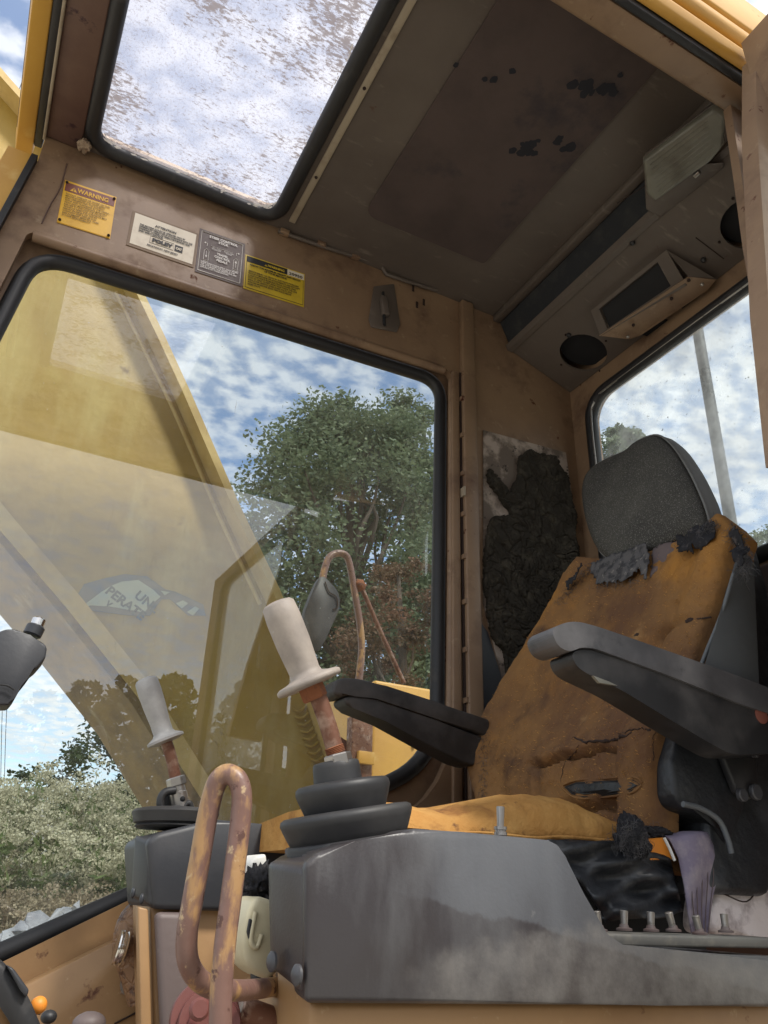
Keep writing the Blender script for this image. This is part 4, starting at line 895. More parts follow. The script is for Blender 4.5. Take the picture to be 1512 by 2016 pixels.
# ---- armrests (polygon in the side plane, extruded across)
def armrest(top, mid, low, y0, wd, m_top, m_low, pn='armrest', pn_shift=0):
    if pn_shift:
        sf = lambda P: [(x + pn_shift * max(0, min(1, (1430 - x) / 330)), y + 6) for x, y in P]
        top, low = sf(top), sf(low)
        rp_ = lambda P: [(p.x, p.y) for p in round_poly([V((x, y, 0)) for x, y in P], 30, 3)]
        top, low = rp_(top), rp_(low)
    e = thing_part = prism(pn, [pY(x, y, y0 + .004) for x, y in low], (0, wd - .008, 0), m_low, seat, .007, 4)
    prism('arm_pad', [pY(x, y, y0) for x, y in top], (0, wd, 0), m_top, e, .009, 4)
    return e
AS = 14
near_arm = armrest(
    [(1053, 1240), (1062, 1226), (1085, 1218), (1108, 1218), (1150, 1228), (1300, 1275), (1420, 1313), (1500, 1342), (1560, 1370), (1560, 1412), (1470, 1385), (1300, 1322), (1180, 1283), (1140, 1270), (1110, 1268), (1090, 1278), (1065, 1268)],
    None,
    [(1090, 1279), (1112, 1272), (1140, 1275), (1300, 1325), (1470, 1388), (1560, 1414), (1560, 1470), (1512, 1478), (1440, 1480), (1400, 1460), (1320, 1418), (1200, 1352), (1120, 1318), (1100, 1305)], .715, .052, 'armtop', 'armblk', pn_shift=34)
near_arm['label'] = 'armrest with worn grey pad on the door side'
p = pY(1498, 1408, .7185); lathe('arm_badge', p, (0, -1, 0), [(0, .012), (.0015, .012), (.002, .011)], 'lblred', near_arm)
prism('arm_clip', [pY(x, y, .7165) for x, y in ((1168, 1330), (1200, 1342), (1216, 1350), (1180, 1344))], (0, .004, 0), 'lens', near_arm)
far_arm = armrest(
    [(655, 1352), (662, 1338), (680, 1333), (712, 1336), (760, 1350), (860, 1382), (965, 1416), (965, 1452), (860, 1415), (740, 1375), (700, 1364), (672, 1372), (656, 1366)],
    None,
    [(676, 1372), (700, 1366), (740, 1378), (860, 1418), (965, 1455), (968, 1500), (930, 1507), (905, 1500), (850, 1470), (760, 1420), (695, 1394), (680, 1385)], 1.27, .06, 'armblk', 'armblk')
far_arm['label'] = 'black armrest on the window side'
# ---- seat belt
belt = thing('seat_belt', pY(1360, 1720, .80), 'purple grey webbing seat belt draped over the cushion corner beside an orange tongue', 'seat belt')
rows = []
BL = [((1308, 1648), (1345, 1640)), ((1318, 1655), (1390, 1640)), ((1335, 1690), (1412, 1690)), ((1345, 1740), (1410, 1730)), ((1352, 1790), (1400, 1790)), ((1360, 1838), (1395, 1838))]
BLs = []
for k in range(len(BL) - 1):
    for t in (0, .25, .5, .75): BLs.append(tuple((BL[k][s][0] * (1 - t) + BL[k + 1][s][0] * t, BL[k][s][1] * (1 - t) + BL[k + 1][s][1] * t) for s in (0, 1)))
BLs.append(BL[-1])
for i, (a, b) in enumerate(BLs):
    row = []
    for j in range(9):
        u = j / 8; row.append(pY(a[0] * (1 - u) + b[0] * u, a[1] * (1 - u) + b[1] * u, .80 + .006 * math.sin(u * 5 + i * .3) + (.02 * max(0, 1 - i / 4))))
    rows.append(row)
o_ = loft('webbing', rows, 'belt', belt, closed=False); md = o_.modifiers.new('thick', 'SOLIDIFY'); md.thickness = .003
for k in range(5):
    u = .15 + k * .17; tube('stitching', [r_[0].lerp(r_[-1], u) - V((0, .0045, 0)) for r_ in rows[8:]], .0007, 'belt2', belt, n=4, sm=0)
prism('belt_tongue', [pY(x, y, .815) for x, y in ((1266, 1652), (1310, 1648), (1335, 1692), (1264, 1694))], (0, .004, 0), 'orange', belt, .002)
tube('belt_edge', [pY(x, y, .794) for x, y in ((1308, 1650), (1318, 1670), (1328, 1694))], .0022, 'white', belt, n=6)
pad = thing('foam_pad', pY(1480, 1760, .9), 'stained mauve grey curved pad lying behind the switch row at the right edge', 'pad')
PD = [(1402, 1838), (1402, 1790), (1412, 1750), (1440, 1715), (1475, 1690), (1520, 1674), (1600, 1660), (1620, 1850), (1500, 1850)]
prism('pad_body', [pY(x, y, .82) for x, y in PD], (0, .10, 0), 'pad', pad, .012, 4)
tube('pad_seam', [pY(x, y, .812) for x, y in ((1425, 1760), (1470, 1775), (1500, 1740), (1530, 1735))], .001, 'seam', pad, n=6)
# things behind the seat, right edge
box('engine_cover', (1.20, .62, -.1), (1.335, 1.30, .30), 'ceil_brown', cab, .02)
tube('rear_pipe', [pX(1470, 1225, 1.25), pX(1512, 1232, 1.25), pX(1600, 1240, 1.25)], .022, 'rubber', cab, n=14)
box('wall_pad', (1.31, .60, .30), (1.338, 1.25, .62), 'liner', cab, .006)
pp = prism('loose_paper', [pX(x, y, 1.28) for x, y in ((1138, 1150), (1142, 1118), (1150, 1132), (1165, 1138))], (.002, 0, 0), 'white'); tag(pp, 'small white paper corner poking up between the headrest and the wall foam', 'paper')

# ================================================================== CONSOLES
con = thing('near_console', (.45, .70, -.2), 'scuffed grey black plastic control console in the foreground, dusty with paler patches', 'console')
CYN = .62
side = [(600, 1700), (625, 1678), (700, 1656), (790, 1640), (815, 1630), (900, 1637), (1080, 1654), (1100, 1660), (1118, 1685), (1150, 1760), (1180, 1830), (1192, 1850), (1225, 1872), (1560, 1885), (1560, 1984), (1300, 1980), (600, 1976)]
SP_ = [pY(x, y, CYN) for x, y in side]
back = []
for p, (x, y) in zip(SP_, side):
    back.append(p + V((.04 if x < 640 else 0, .17, 0)))
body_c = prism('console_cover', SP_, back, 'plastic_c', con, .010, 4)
# chamfered nose: from near corner back to the front edge
nose_n = [pY(603, 1700, CYN + .003), pY(603, 1975, CYN + .003)]
nose_f = [pY(527, 1690, CYN + .075), pY(531, 1905, CYN + .075)]
tp = [nose_n[0], nose_f[0], V((pY(537, 1690, CYN + .15).x, CYN + .15, nose_f[0].z)), V((nose_n[0].x + .05, CYN + .15, nose_n[0].z + .02)), V((nose_n[0].x + .05, CYN + .003, nose_n[0].z + .012))]
bt = [nose_n[1], nose_f[1], V((pY(545, 1905, CYN + .15).x, CYN + .15, nose_f[1].z)), V((nose_n[1].x + .05, CYN + .15, nose_n[1].z)), V((nose_n[1].x + .05, CYN + .003, nose_n[1].z))]
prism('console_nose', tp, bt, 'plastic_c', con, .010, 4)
for a in ((536, 1893), (585, 1920)):
    p = pP(a[0], a[1], nose_n[0], (nose_f[0] - nose_n[0]).cross(V((0, 0, 1)))); nn = (nose_f[0] - nose_n[0]).cross(V((0, 0, 1))).normalized()
    if nn.x > 0: nn = -nn
    lathe('snap_rivet', p - nn * .001, nn, [(0, .0075), (.002, .0075), (.004, .005), (.0045, .001)], 'plastic', con, 20)
prism('console_base', [pY(x, y, CYN + .018) for x, y in ((612, 1970), (1560, 1975), (1560, 2200), (612, 2200))], (0, .15, 0), 'tan_low', con, .006)
pb0 = [pY(545, 1900, CYN + .085), pY(545, 2200, CYN + .085), pY(612, 2200, CYN + .02), pY(612, 1960, CYN + .02)]
prism('console_base', pb0, (.06, .08, 0), 'tan_low', con, .004)
prism('switch_panel', [pY(x, y, CYN + .012) for x, y in ((1178, 1838), (1560, 1848), (1560, 1868), (1200, 1862), (1186, 1858))], (0, .08, 0), 'swpanel', con, .002)
def toggle(px, py, h, Y, tilt=0.0, nut=False):
    b = pY(px, py, Y); top_ = b + V((tilt, 0, h))
    t = cyl('toggle_switch', b, top_, .0034, 'steel', con, 14, .0042)
    if nut:
        lathe('switch_nut', b - V((0, 0, .006)), (0, 0, 1), [(0, .0065), (.003, .0065), (.0032, .0055), (.005, .0055), (.0052, .0065), (.008, .0065)], 'steel', t, 18)
    else:
        lathe('switch_nut', b - V((0, 0, .001)), (0, 0, 1), [(0, .008), (.002, .008), (.003, .005), (.006, .004)], 'greyped', t, 14)
    return t
for x, y, tl in ((1180, 1832, -.002), (1229, 1830, .002), (1282, 1832, .002), (1326, 1832, -.004), (1378, 1838, -.003), (1429, 1834, .001)):
    toggle(x, y, .017, CYN + .045, tl)
toggle(985, 1632, .021, CYN + .06, .001, True)
fcon = thing('far_console', (.35, 1.3, -.2), 'black padded control console below the large side window, behind the bent grab rail', 'console')
FY = 1.16
fs = [(290, 1655), (310, 1640), (420, 1612), (520, 1622), (640, 1640), (640, 1800), (300, 1790)]
FSp = [pY(x, y, FY) for x, y in fs]
prism('console_cover', FSp, (0, .17, 0), 'plastic_d', fcon, .010, 4)
fn = [pY(293, 1655, FY + .003), pY(293, 1788, FY + .003)]; ff = [pY(266, 1640, FY + .06), pY(257, 1765, FY + .06)]
prism('console_nose', [fn[0], ff[0], V((pY(272, 1640, FY + .17).x, FY + .17, ff[0].z)), fn[0] + V((.05, .165, .015)), fn[0] + V((.05, 0, .015))], [fn[1], ff[1], V((pY(268, 1765, FY + .17).x, FY + .17, ff[1].z)), fn[1] + V((.05, .165, 0)), fn[1] + V((.05, 0, 0))], 'plastic_d', fcon, .008, 3)
for a in ((262, 1758), (279, 1770)): blob('snap_rivet', pP(*a, fn[0] - V((.002, .002, 0)), (ff[0] - fn[0]).cross(V((0, 0, 1)))), .006, 'plastic_d', fcon, 0, sub=2, squash=(.5, .8, 1.2))
prism('pedestal', [pY(x, y, FY + .02) for x, y in ((296, 1780), (700, 1800), (700, 2150), (308, 2150))], (0, .12, 0), 'tan_low', fcon, .004)
prism('pedestal_post', [pY(x, y, FY + .015) for x, y in ((300, 1795), (360, 1796), (372, 1860), (400, 2150), (318, 2150))], (0, -.02, 0), 'greyped', fcon, .008, 3)
prism('pedestal_flange', [pY(x, y, FY + .01) for x, y in ((272, 1785), (292, 1790), (302, 2150), (280, 2150))], (0, .02, 0), 'tan_low', fcon, .002)

# ------------------------------------------------------------------ levers
def lever(name, label, pb, pt, fl, boot_c, Yb, scale, mg, lean, ptop):
    th = thing(name, boot_c, label, 'control lever', 'pilot control levers')
    return th
def hexnut(name, a, b, r, mat, parent):
    a, b = V(a), V(b)
    return lathe(name, a, b - a, [(0, r * .9), ((b - a).length * .12, r), ((b - a).length * .88, r), ((b - a).length, r * .9)], mat, parent, 6, auto=20)
YL = .70
g_top, g_bot = pY(545, 1185, YL), pY(612, 1352, YL)
ndl = thing('control_lever', pY(680, 1660, YL), 'tall pilot lever with dirty white flanged grip on the foreground console', 'lever')
gd = (g_bot - g_top); gl = gd.length; gd.normalize()
px1 = (g_bot - g_top).length / 180.0
r0 = .0163
lathe('grip', g_top, gd, [(0, r0 * .55), (.0012, r0 * .85), (.004, r0 * 1.02), (gl * .2, r0 * 1.08), (gl * .5, r0 * 1.06), (gl * .70, r0 * .98), (gl * .82, r0 * .93), (gl * .87, r0 * 1.0), (gl * .895, r0 * 1.35), (gl * .91, r0 * 1.85), (gl * .93, r0 * 2.02), (gl * .965, r0 * 2.04), (gl * .985, r0 * 1.95), (gl, r0 * 1.3), (gl * .998, r0 * .7)], 'grip', ndl, 44, auto=60)
hexnut('lock_nut', g_bot - gd * .002, g_bot + gd * .013, .0125, 'rustnut', ndl)
st0, st1 = pY(627, 1375, YL), pY(662, 1485, YL)
tube('stem', [g_bot + gd * .01, st0, st0.lerp(st1, .5) + V((.001, 0, 0)), st1], .0085, 'rust', ndl, n=20)
for k in range(5):
    p = st0.lerp(st1, .86 + .025 * k); lathe('thread', p, st1 - st0, [(0, .0085), (.0008, .0098), (.0016, .0085)], 'rustnut', ndl, 20)
hexnut('stem_nut', pY(664, 1484, YL), pY(669, 1508, YL), .0135, 'steel', ndl)
cyl('lower_stem', pY(668, 1500, YL), pY(674, 1540, YL), .008, 'steel', ndl)
# bellows boot: three stepped rubber cups leaning forward
def bellows(th, rings, mat, Y):
    for k, (cx, y0, y1, wt, wb) in enumerate(rings):
        a, b = pY(cx, y1, Y), pY(cx, y0, Y); ax = V((-.20, 0, 1)).normalized(); hh = (b - a).length
        s = Y * 1.0 / F * 1.16
        rb, rt = wb * s / 2, wt * s / 2
        lathe('boot_fold', a, ax, [(0, rb * .93), (hh * .08, rb), (hh * .3, rb + (rt - rb) * .35), (hh * .62, rb + (rt - rb) * .8), (hh * .8, rt), (hh * .93, rt * .985), (hh * 1.0, rt * .93), (hh * 1.02, rt * .80), (hh * .99, rt * .5)], mat, th, 48, auto=50)
bellows(ndl, [(690, 1650, 1676, 214, 218), (688, 1596, 1660, 232, 200), (682, 1540, 1614, 168, 134), (668, 1500, 1562, 84, 88)], 'boot', YL + .01)
YL2 = 1.24
fdl = thing('control_lever', pY(335, 1620, YL2), 'smaller grey lever with flanged grip on the far console, boot torn open', 'lever')
g2t, g2b = pY(286, 1335, YL2), pY(328, 1462, YL2); gd2 = (g2b - g2t); gl2 = gd2.length; gd2.normalize(); r0 = .0175
lathe('grip', g2t, gd2, [(0, r0 * .55), (.002, r0 * .85), (.006, r0 * 1.0), (gl2 * .2, r0 * 1.04), (gl2 * .45, r0 * .98), (gl2 * .70, r0 * .86), (gl2 * .84, r0 * .86), (gl2 * .88, r0 * 1.0), (gl2 * .91, r0 * 1.35), (gl2 * .935, r0 * 1.62), (gl2 * .97, r0 * 1.62), (gl2, r0 * 1.0)], 'grip_g', fdl, 36, auto=60)
tube('stem', [g2b - gd2 * .005, pY(338, 1495, YL2), pY(346, 1535, YL2)], .009, 'rust', fdl, n=16)
hexnut('lock_nut', pY(345, 1530, YL2), pY(349, 1548, YL2), .0145, 'steel', fdl)
cyl('ferrule', pY(348, 1545, YL2), pY(352, 1562, YL2), .0115, 'steel', fdl)
cyl('ferrule', pY(350, 1558, YL2), pY(356, 1592, YL2), .0135, 'steel', fdl)
blob('ferrule_hole', pY(359, 1573, YL2 - .0115), .0045, 'dark', fdl, 0, sub=2)
lathe('boot_fold', pY(343, 1632, YL2), (-.03, 0, 1), [(0, .054), (.003, .058), (.006, .055), (.008, .060), (.022, .064), (.026, .060), (.028, .05), (.03, .03)], 'boot', fdl, 40)
tube('torn_boot_lip', [pY(x, y, YL2 - .01) for x, y in ((318, 1600), (316, 1575), (325, 1560), (345, 1556))], .006, 'boot', fdl, n=8)
prism('torn_boot_flap', [pY(x, y, YL2 + .006) for x, y in ((316, 1575), (330, 1558), (345, 1562), (345, 1590), (325, 1592))], (0, .003, 0), 'boot', fdl, .001)
tube('torn_boot_lip', [pY(x, y, YL2 - .01) for x, y in ((360, 1590), (372, 1580), (378, 1590))], .004, 'boot', fdl, n=8)
# ------------------------------------------------------------------ bent grab rail
YG = .56
rail = thing('grab_rail', pY(440, 1990, YG), 'looped tubular grab rail with chipped tan paint in front of the consoles', 'grab rail')
tube('rail_tube', [pY(x, y, YG + dy) for x, y, dy in ((436, 2120, 0), (434, 2016, 0), (436, 1940, 0), (444, 1850, 0), (456, 1760, 0), (466, 1680, 0), (474, 1610, 0), (476, 1565, 0), (468, 1536, .002), (450, 1524, .006), (432, 1533, .010), (420, 1560, .014), (408, 1610, .018), (394, 1690, .022), (378, 1780, .026), (368, 1840, .03), (370, 1890, .035), (388, 1925, .045), (420, 1945, .06), (470, 1950, .09), (530, 1944, .15), (575, 1938, .19))], .0073, 'handle', rail, n=20, sm=6)
# ------------------------------------------------------------------ lock knob, cream knob, steering parts
kn = thing('cream_knob', pY(500, 1850, .78), 'rounded cream plastic knob with a dark slot beside the foreground console', 'knob')
rows = []
KO = [(506, 1762), (492, 1785), (482, 1820), (479, 1860), (484, 1895), (500, 1915), (530, 1932), (560, 1900), (560, 1780)]
prism('knob_body', [pY(x, y, .745) for x, y in KO], (0, .05, 0), 'cream', kn, .009, 4)
prism('knob_slot', [pY(x, y, .7425) for x, y in ((487, 1835), (492, 1808), (498, 1812), (499, 1835), (492, 1855))], (0, .004, 0), 'rubber', kn, .001)
tube('knob_ridge', [pY(x, y, .7435) for x, y in ((503, 1795), (494, 1850), (505, 1865), (515, 1840))], .0022, 'cream', kn, n=8)
tube('knob_stalk', [pY(x, y, .77) for x, y in ((520, 1890), (515, 1925), (530, 1960))], .010, 'rubber', kn, n=12)
hub = thing('red_swivel', pY(390, 1990, .72), 'stacked red oxide steel discs with a bolt at the bottom of the cab', 'swivel')
for k, (r_, o_) in enumerate(((.028, 0), (.025, .007), (.021, .014))):
    lathe('disc', pY(402 + k * 4, 2008 + k * 5, .72) - V((0, o_, 0)), (-.2, -1, .2), [(0, r_ * .96), (.002, r_), (.006, r_), (.008, r_ * .96)], 'redmetal', hub, 32)
lathe('bolt', pY(392, 1988, .69), (-.2, -1, .2), [(0, .008), (.006, .008), (.008, .006)], 'redmetal', hub, 12)
cyl('link_rod', pY(470, 1985, .72), pY(540, 2010, .72), .010, 'rust', hub); 
han = thing('floating_handle', pY(30, 1300, .9), 'black plastic joystick head with a bright metal pin at the left edge', 'handle')
hb = pY(52, 1262, .90); hd = (pY(-30, 1440, .90) - hb); 
HP = [(12, 1238), (30, 1238), (60, 1250), (88, 1267), (93, 1275), (90, 1295), (72, 1316), (50, 1332), (42, 1350), (28, 1375), (18, 1388), (-5, 1388), (-40, 1370), (-60, 1300), (-20, 1250)]
prism('handle_body', [pY(x, y, .88) for x, y in HP], (0, .035, 0), 'plastic_d', han, .012, 5)
cyl('pin_collar', pY(62, 1252, .90), pY(72, 1232, .90), .0098, 'plastic_d', han)
cyl('pin', pY(69, 1240, .90), pY(78, 1218, .90), .0072, 'chrome', han)
tube('handle_crease', [pY(x, y, .875) for x, y in ((0, 1348), (15, 1350), (28, 1358))], .001, 'rubber', han, n=6)
inst = thing('instrument_panel', pY(20, 1980, .75), 'corner of a tan front console with black edge, orange button and small knobs', 'instrument panel')
prism('panel_edge', [pY(x, y, .72) for x, y in ((-40, 1870), (10, 1898), (40, 1930), (62, 1975), (85, 2030), (110, 2110), (60, 2110), (30, 2030), (-5, 1950), (-40, 1925))], (0, .05, 0), 'rubber', inst, .004)
prism('panel_face', [pY(x, y, .73) for x, y in ((-40, 1930), (-2, 1955), (25, 2020), (50, 2110), (-40, 2110))], (0, .05, 0), 'tan_low', inst, .004)
prism('panel_rocker', [pY(x, y, .715) for x, y in ((12, 1900), (28, 1908), (58, 1950), (52, 1965), (40, 1950))], (0, .01, 0), 'plastic_d', inst, .002)
blob('orange_button', pY(76, 1979, .74), .0062, 'orange', inst, 0, sub=3)
cyl('button_base', pY(68, 1992, .75), pY(74, 1984, .75), .005, 'steel', inst)
blob('black_knob', pY(96, 2002, .80), .0065, 'rubber', inst, 0, sub=3, squash=(1, 1, .8))
blob('grey_knob', pY(175, 2016, .9), .013, 'greyped', inst, .03, sub=3, squash=(1.2, 1, .8))
sens = thing('bolted_clamp', pY(255, 1910, 1.34), 'curved rusty elbow with bright threaded fitting and bolted bracket on the lower wall', 'clamp')
tube('elbow', [pY(x, y, 1.33) for x, y in ((290, 1800), (268, 1825), (264, 1868), (278, 1910), (292, 1960))], .030, 'elbow', sens, n=24)
a = pY(248, 1868, 1.285); d_ = V((-.97, .06, .16)).normalized()
lathe('threaded_ring', a, d_, [(0, .013), (.001, .0215), (.003, .0225), (.005, .020), (.006, .020), (.007, .0225), (.009, .0225), (.010, .020), (.011, .020), (.012, .0225), (.014, .0215), (.0145, .018), (.013, .010)], 'chrome', sens, 36)
prism('bracket', [pY(x, y, 1.385) for x, y in ((245, 1912), (285, 1910), (285, 1958), (237, 1958))], (0, .006, 0), 'tan', sens, .001)
p = pY(258, 1936, 1.383)
lathe('bolt', p, (0, -1, 0), [(0, .0165), (.002, .0165), (.0022, .012), (.008, .012), (.009, .010)], 'steel', sens, 20)

# ================================================================== BOOM
YB = 1.95; boom = thing('boom', pY(500, 1500, YB), 'huge weathered yellow excavator boom rising past the side window', 'boom')
topl = [(-60, 120), (0, 190), (45, 240), (150, 385), (235, 555), (300, 690), (350, 800), (440, 1010), (520, 1180), (600, 1380), (640, 1500), (720, 1720)]
botl = [(620, 1850), (480, 1700), (400, 1590), (270, 1380), (135, 1210), (0, 1050), (-140, 880), (-500, 500), (-500, 120)]
sidep = [pY(x, y, YB) for x, y in topl + botl]
prism('side_plate', sidep, (0, .42, 0), 'boom', boom)
# flange plates top and bottom as swept strips
def flange(name, line, y0, y1, th_, sgn, mat, parent=boom):
    P = [pY(x, y, YB) for x, y in line]; rows = []
    for i, p in enumerate(P):
        t = (P[min(i + 1, len(P) - 1)] - P[max(i - 1, 0)]).normalized(); n = V((t.z, 0, -t.x)) * sgn
        a, b = p, p + n * th_
        rows.append([V((a.x, y0, a.z)), V((a.x, y1, a.z)), V((b.x, y1, b.z)), V((b.x, y0, b.z))])
    return loft(name, rows, mat, parent, auto=25)
flange('top_flange', topl, YB - .07, YB + .47, .022, -1, 'boom_edge')
flange('bottom_flange', botl[1:7], YB - .03, YB + .45, -.022, 1, 'boom_under')
# weld bead and raised strip
tube('weld_bead', [pY(x, y, YB - .002) for x, y in ((228, 575), (292, 705), (345, 815), (434, 1022), (512, 1190))], .006, 'boom_edge', boom, n=8)
BLn = [(-260, 735), (-130, 885), (0, 1045), (135, 1203), (270, 1372), (400, 1580)]
rows = []
for x, y in BLn:
    a, b = pY(x, y - 2, YB - .034), pY(x + 26, y - 26, YB - .034)
    rows.append([a, b, b + V((0, .03, 0)), a + V((0, .03, 0))])
loft('bottom_edge_bar', rows, 'boom_edge', boom, auto=25)
# ribbed wear patch near the foot of the boom
for k in range(9):
    x, y = 590 + k * 5, 1400 + k * 14
    tube('wear_ripple', [pY(x - 14, y - 4, YB - .004), pY(x, y, YB - .008), pY(x + 12, y - 10, YB - .004)], .004, 'boom', boom, n=6, sm=2)
# torn sticker on the boom with remains of its text
stk = thing('torn_sticker', pY(280, 1170, YB - .003), 'torn pale safety sticker remnant with partial wording on the boom side', 'sticker')
glue = [(150, 1175), (165, 1150), (200, 1140), (245, 1130), (290, 1135), (325, 1160), (345, 1165), (400, 1190), (405, 1212), (370, 1212), (335, 1180), (318, 1180), (295, 1212), (255, 1212), (160, 1200)]
prism('glue_mark', [pY(x, y, YB - .0015) for x, y in glue], (0, -.0008, 0), 'stickg', stk)
face_ = [(158, 1196), (180, 1180), (200, 1165), (222, 1152), (240, 1145), (272, 1142), (300, 1160), (316, 1175), (296, 1192), (284, 1206), (262, 1202), (215, 1194), (178, 1192)]
prism('sticker_face', [pY(x, y, YB - .0028) for x, y in face_], (0, -.0008, 0), 'stickr', stk)
prism('sticker_scrap', [pY(x, y, YB - .0028) for x, y in ((346, 1188), (360, 1182), (370, 1188), (358, 1198))], (0, -.0008, 0), 'stickr', stk)
prism('sticker_scrap', [pY(x, y, YB - .0028) for x, y in ((368, 1205), (384, 1194), (392, 1198), (380, 1212))], (0, -.0008, 0), 'stickr', stk)
prism('sticker_scrap', [pY(x, y, YB - .0028) for x, y in ((316, 1163), (334, 1166), (324, 1172))], (0, -.0008, 0), 'stickr', stk)
su = (pY(262, 1200, YB) - pY(208, 1158, YB)).normalized(); sv = V((-su.z, 0, su.x))
text('lettering', 'UNL', pY(263, 1175, YB - .0042), su, sv, .034, 'inkg', stk, bold=.0008)
text('lettering', 'PERATE', pY(206, 1166, YB - .0042), su, sv, .034, 'inkg', stk, bold=.0008)
text('lettering', 'V', pY(207, 1190, YB - .0042), su, sv, .020, 'inkg', stk, bold=.0008)
# ------------------------------------------------------------------ tank box, mirror
tb = thing('yellow_tank', pY(760, 1400, 2.6) , 'bright yellow steel tank with rust brown post beyond the side window', 'tank')
c0 = pY(738, 1338, 2.6)
box('tank_body', (c0.x, 2.6, -.6), (c0.x + .9, 3.5, c0.z), 'yellow', tb, .01)
box('tank_lid_edge', (c0.x - .004, 2.592, c0.z - .055), (c0.x + .904, 2.62, c0.z - .045), 'yellow', tb)
prism('brown_post', [pY(x, y, 2.45) for x, y in ((695, 1408), (735, 1415), (732, 1560), (690, 1560))], (0, .05, 0), 'rust', tb, .004)
box('tab', (pY(704, 1, 2.44).x if False else pY(704, 1490, 2.44).x, 2.43, pY(704, 1503, 2.44).z), (pY(735, 1490, 2.44).x, 2.449, pY(704, 1478, 2.44).z), 'yellow', tb, .002)
prism('rust_side', [pY(x, y, 2.52) for x, y in ((655, 1440), (692, 1465), (690, 1560), (655, 1560))], (0, .04, 0), 'redmetal', tb)
for x, y in ((815, 1466), (760, 1360)): blob('bolt', pY(x, y, 2.594), .008, 'seam', tb, 0, sub=2)
mir = thing('side_mirror', pY(710, 1335, 2.3), 'side mirror on a bent rusty tube frame outside the window', 'mirror')
YM = 2.3
tube('mirror_arm', [pY(x, y, YM) for x, y in ((706, 1345), (712, 1280), (708, 1225), (697, 1160), (688, 1110), (680, 1093), (665, 1089), (648, 1098), (638, 1125), (632, 1160))], .0125, 'handle', mir, n=12)
tube('brace', [pY(x, y, YM) for x, y in ((700, 1142), (712, 1158), (745, 1235), (795, 1345))], .0085, 'rust', mir, n=10)
blob('clamp', pY(708, 1153, YM), .022, 'rustnut', mir, .2, sub=3)
prism('mirror_head', round_poly([pY(x, y, YM - .03) for x, y in ((633, 1128), (668, 1165), (670, 1195), (640, 1262), (622, 1290), (605, 1250), (598, 1210), (615, 1165))], .03, 3), (0, .03, 0), 'armblk', mir, .006)
tube('mirror_crack', [pY(x, y, YM - .034) for x, y in ((640, 1145), (648, 1165), (662, 1175), (664, 1195), (655, 1200))], .002, 'seam', mir, n=5)
# post outside the rear window
rp = tube('rear_post', [pX(1372, 640, 1.50), pX(1382, 700, 1.50), pX(1440, 1036, 1.50), pX(1470, 1230, 1.50)], .0145, 'pole_grey', None, n=16, sm=1)
tag(rp, 'grey steel tube standing upright just outside the rear window', 'post')

# ================================================================== OUTSIDE
def ground_h(x, y):
    d = math.hypot(x - .5, y - 1)
    h = -2.2 + 1.55 * min(1, max(0, (y - 3.5) / 4.5)) ** 1.3 if y > 3.5 else -2.2
    h += .12 * noise.noise(V((x * .5, y * .5, 0))) * min(1, d / 4)
    if y > 9: h = h * 1 - .02 * min(10, y - 9)
    return h
bm = bmesh.new(); g = {}
ax_ = [-300, -150, -80, -50] + [i * 1.0 for i in range(-36, 37)] + [50, 80, 150, 300]
for i, x in enumerate(ax_):
    for j, y in enumerate(ax_): g[i, j] = bm.verts.new((x, y, ground_h(x, y)))
for i in range(len(ax_) - 1):
    for j in range(len(ax_) - 1): bm.faces.new((g[i, j], g[i + 1, j], g[i + 1, j + 1], g[i, j + 1]))
tag(link('ground', bm_out(bm), 'ground', None, smooth=True), kind='structure')

rng = np.random.default_rng(5)
def cards(centers, size, mat_name, flat=.0, asp=.6):
    n = len(centers); c = np.asarray(centers, dtype=float)
    a = rng.normal(size=(n, 3)); a /= np.linalg.norm(a, axis=1)[:, None]
    b = rng.normal(size=(n, 3)); b -= a * np.sum(a * b, axis=1)[:, None]; b /= np.linalg.norm(b, axis=1)[:, None]
    s = size * rng.uniform(.6, 1.4, size=(n, 1))
    if np.ndim(flat) == 0 and flat > 0:
        a[:, 2] *= (1 - flat); b[:, 2] *= (1 - flat)
    v = np.stack([c - a * s, c - b * s * asp, c + a * s, c + b * s * asp], axis=1).reshape(-1, 3)
    return v
def cards_mesh(vs):
    v = np.concatenate(vs); n = len(v) // 4; me = bpy.data.meshes.new('cards')
    me.vertices.add(len(v)); me.vertices.foreach_set('co', v.ravel())
    me.loops.add(n * 4); me.loops.foreach_set('vertex_index', np.arange(n * 4, dtype=np.int32))
    me.polygons.add(n); me.polygons.foreach_set('loop_start', np.arange(0, n * 4, 4, dtype=np.int32)); me.polygons.foreach_set('loop_total', np.full(n, 4, dtype=np.int32))
    me.update(calc_edges=True); return me
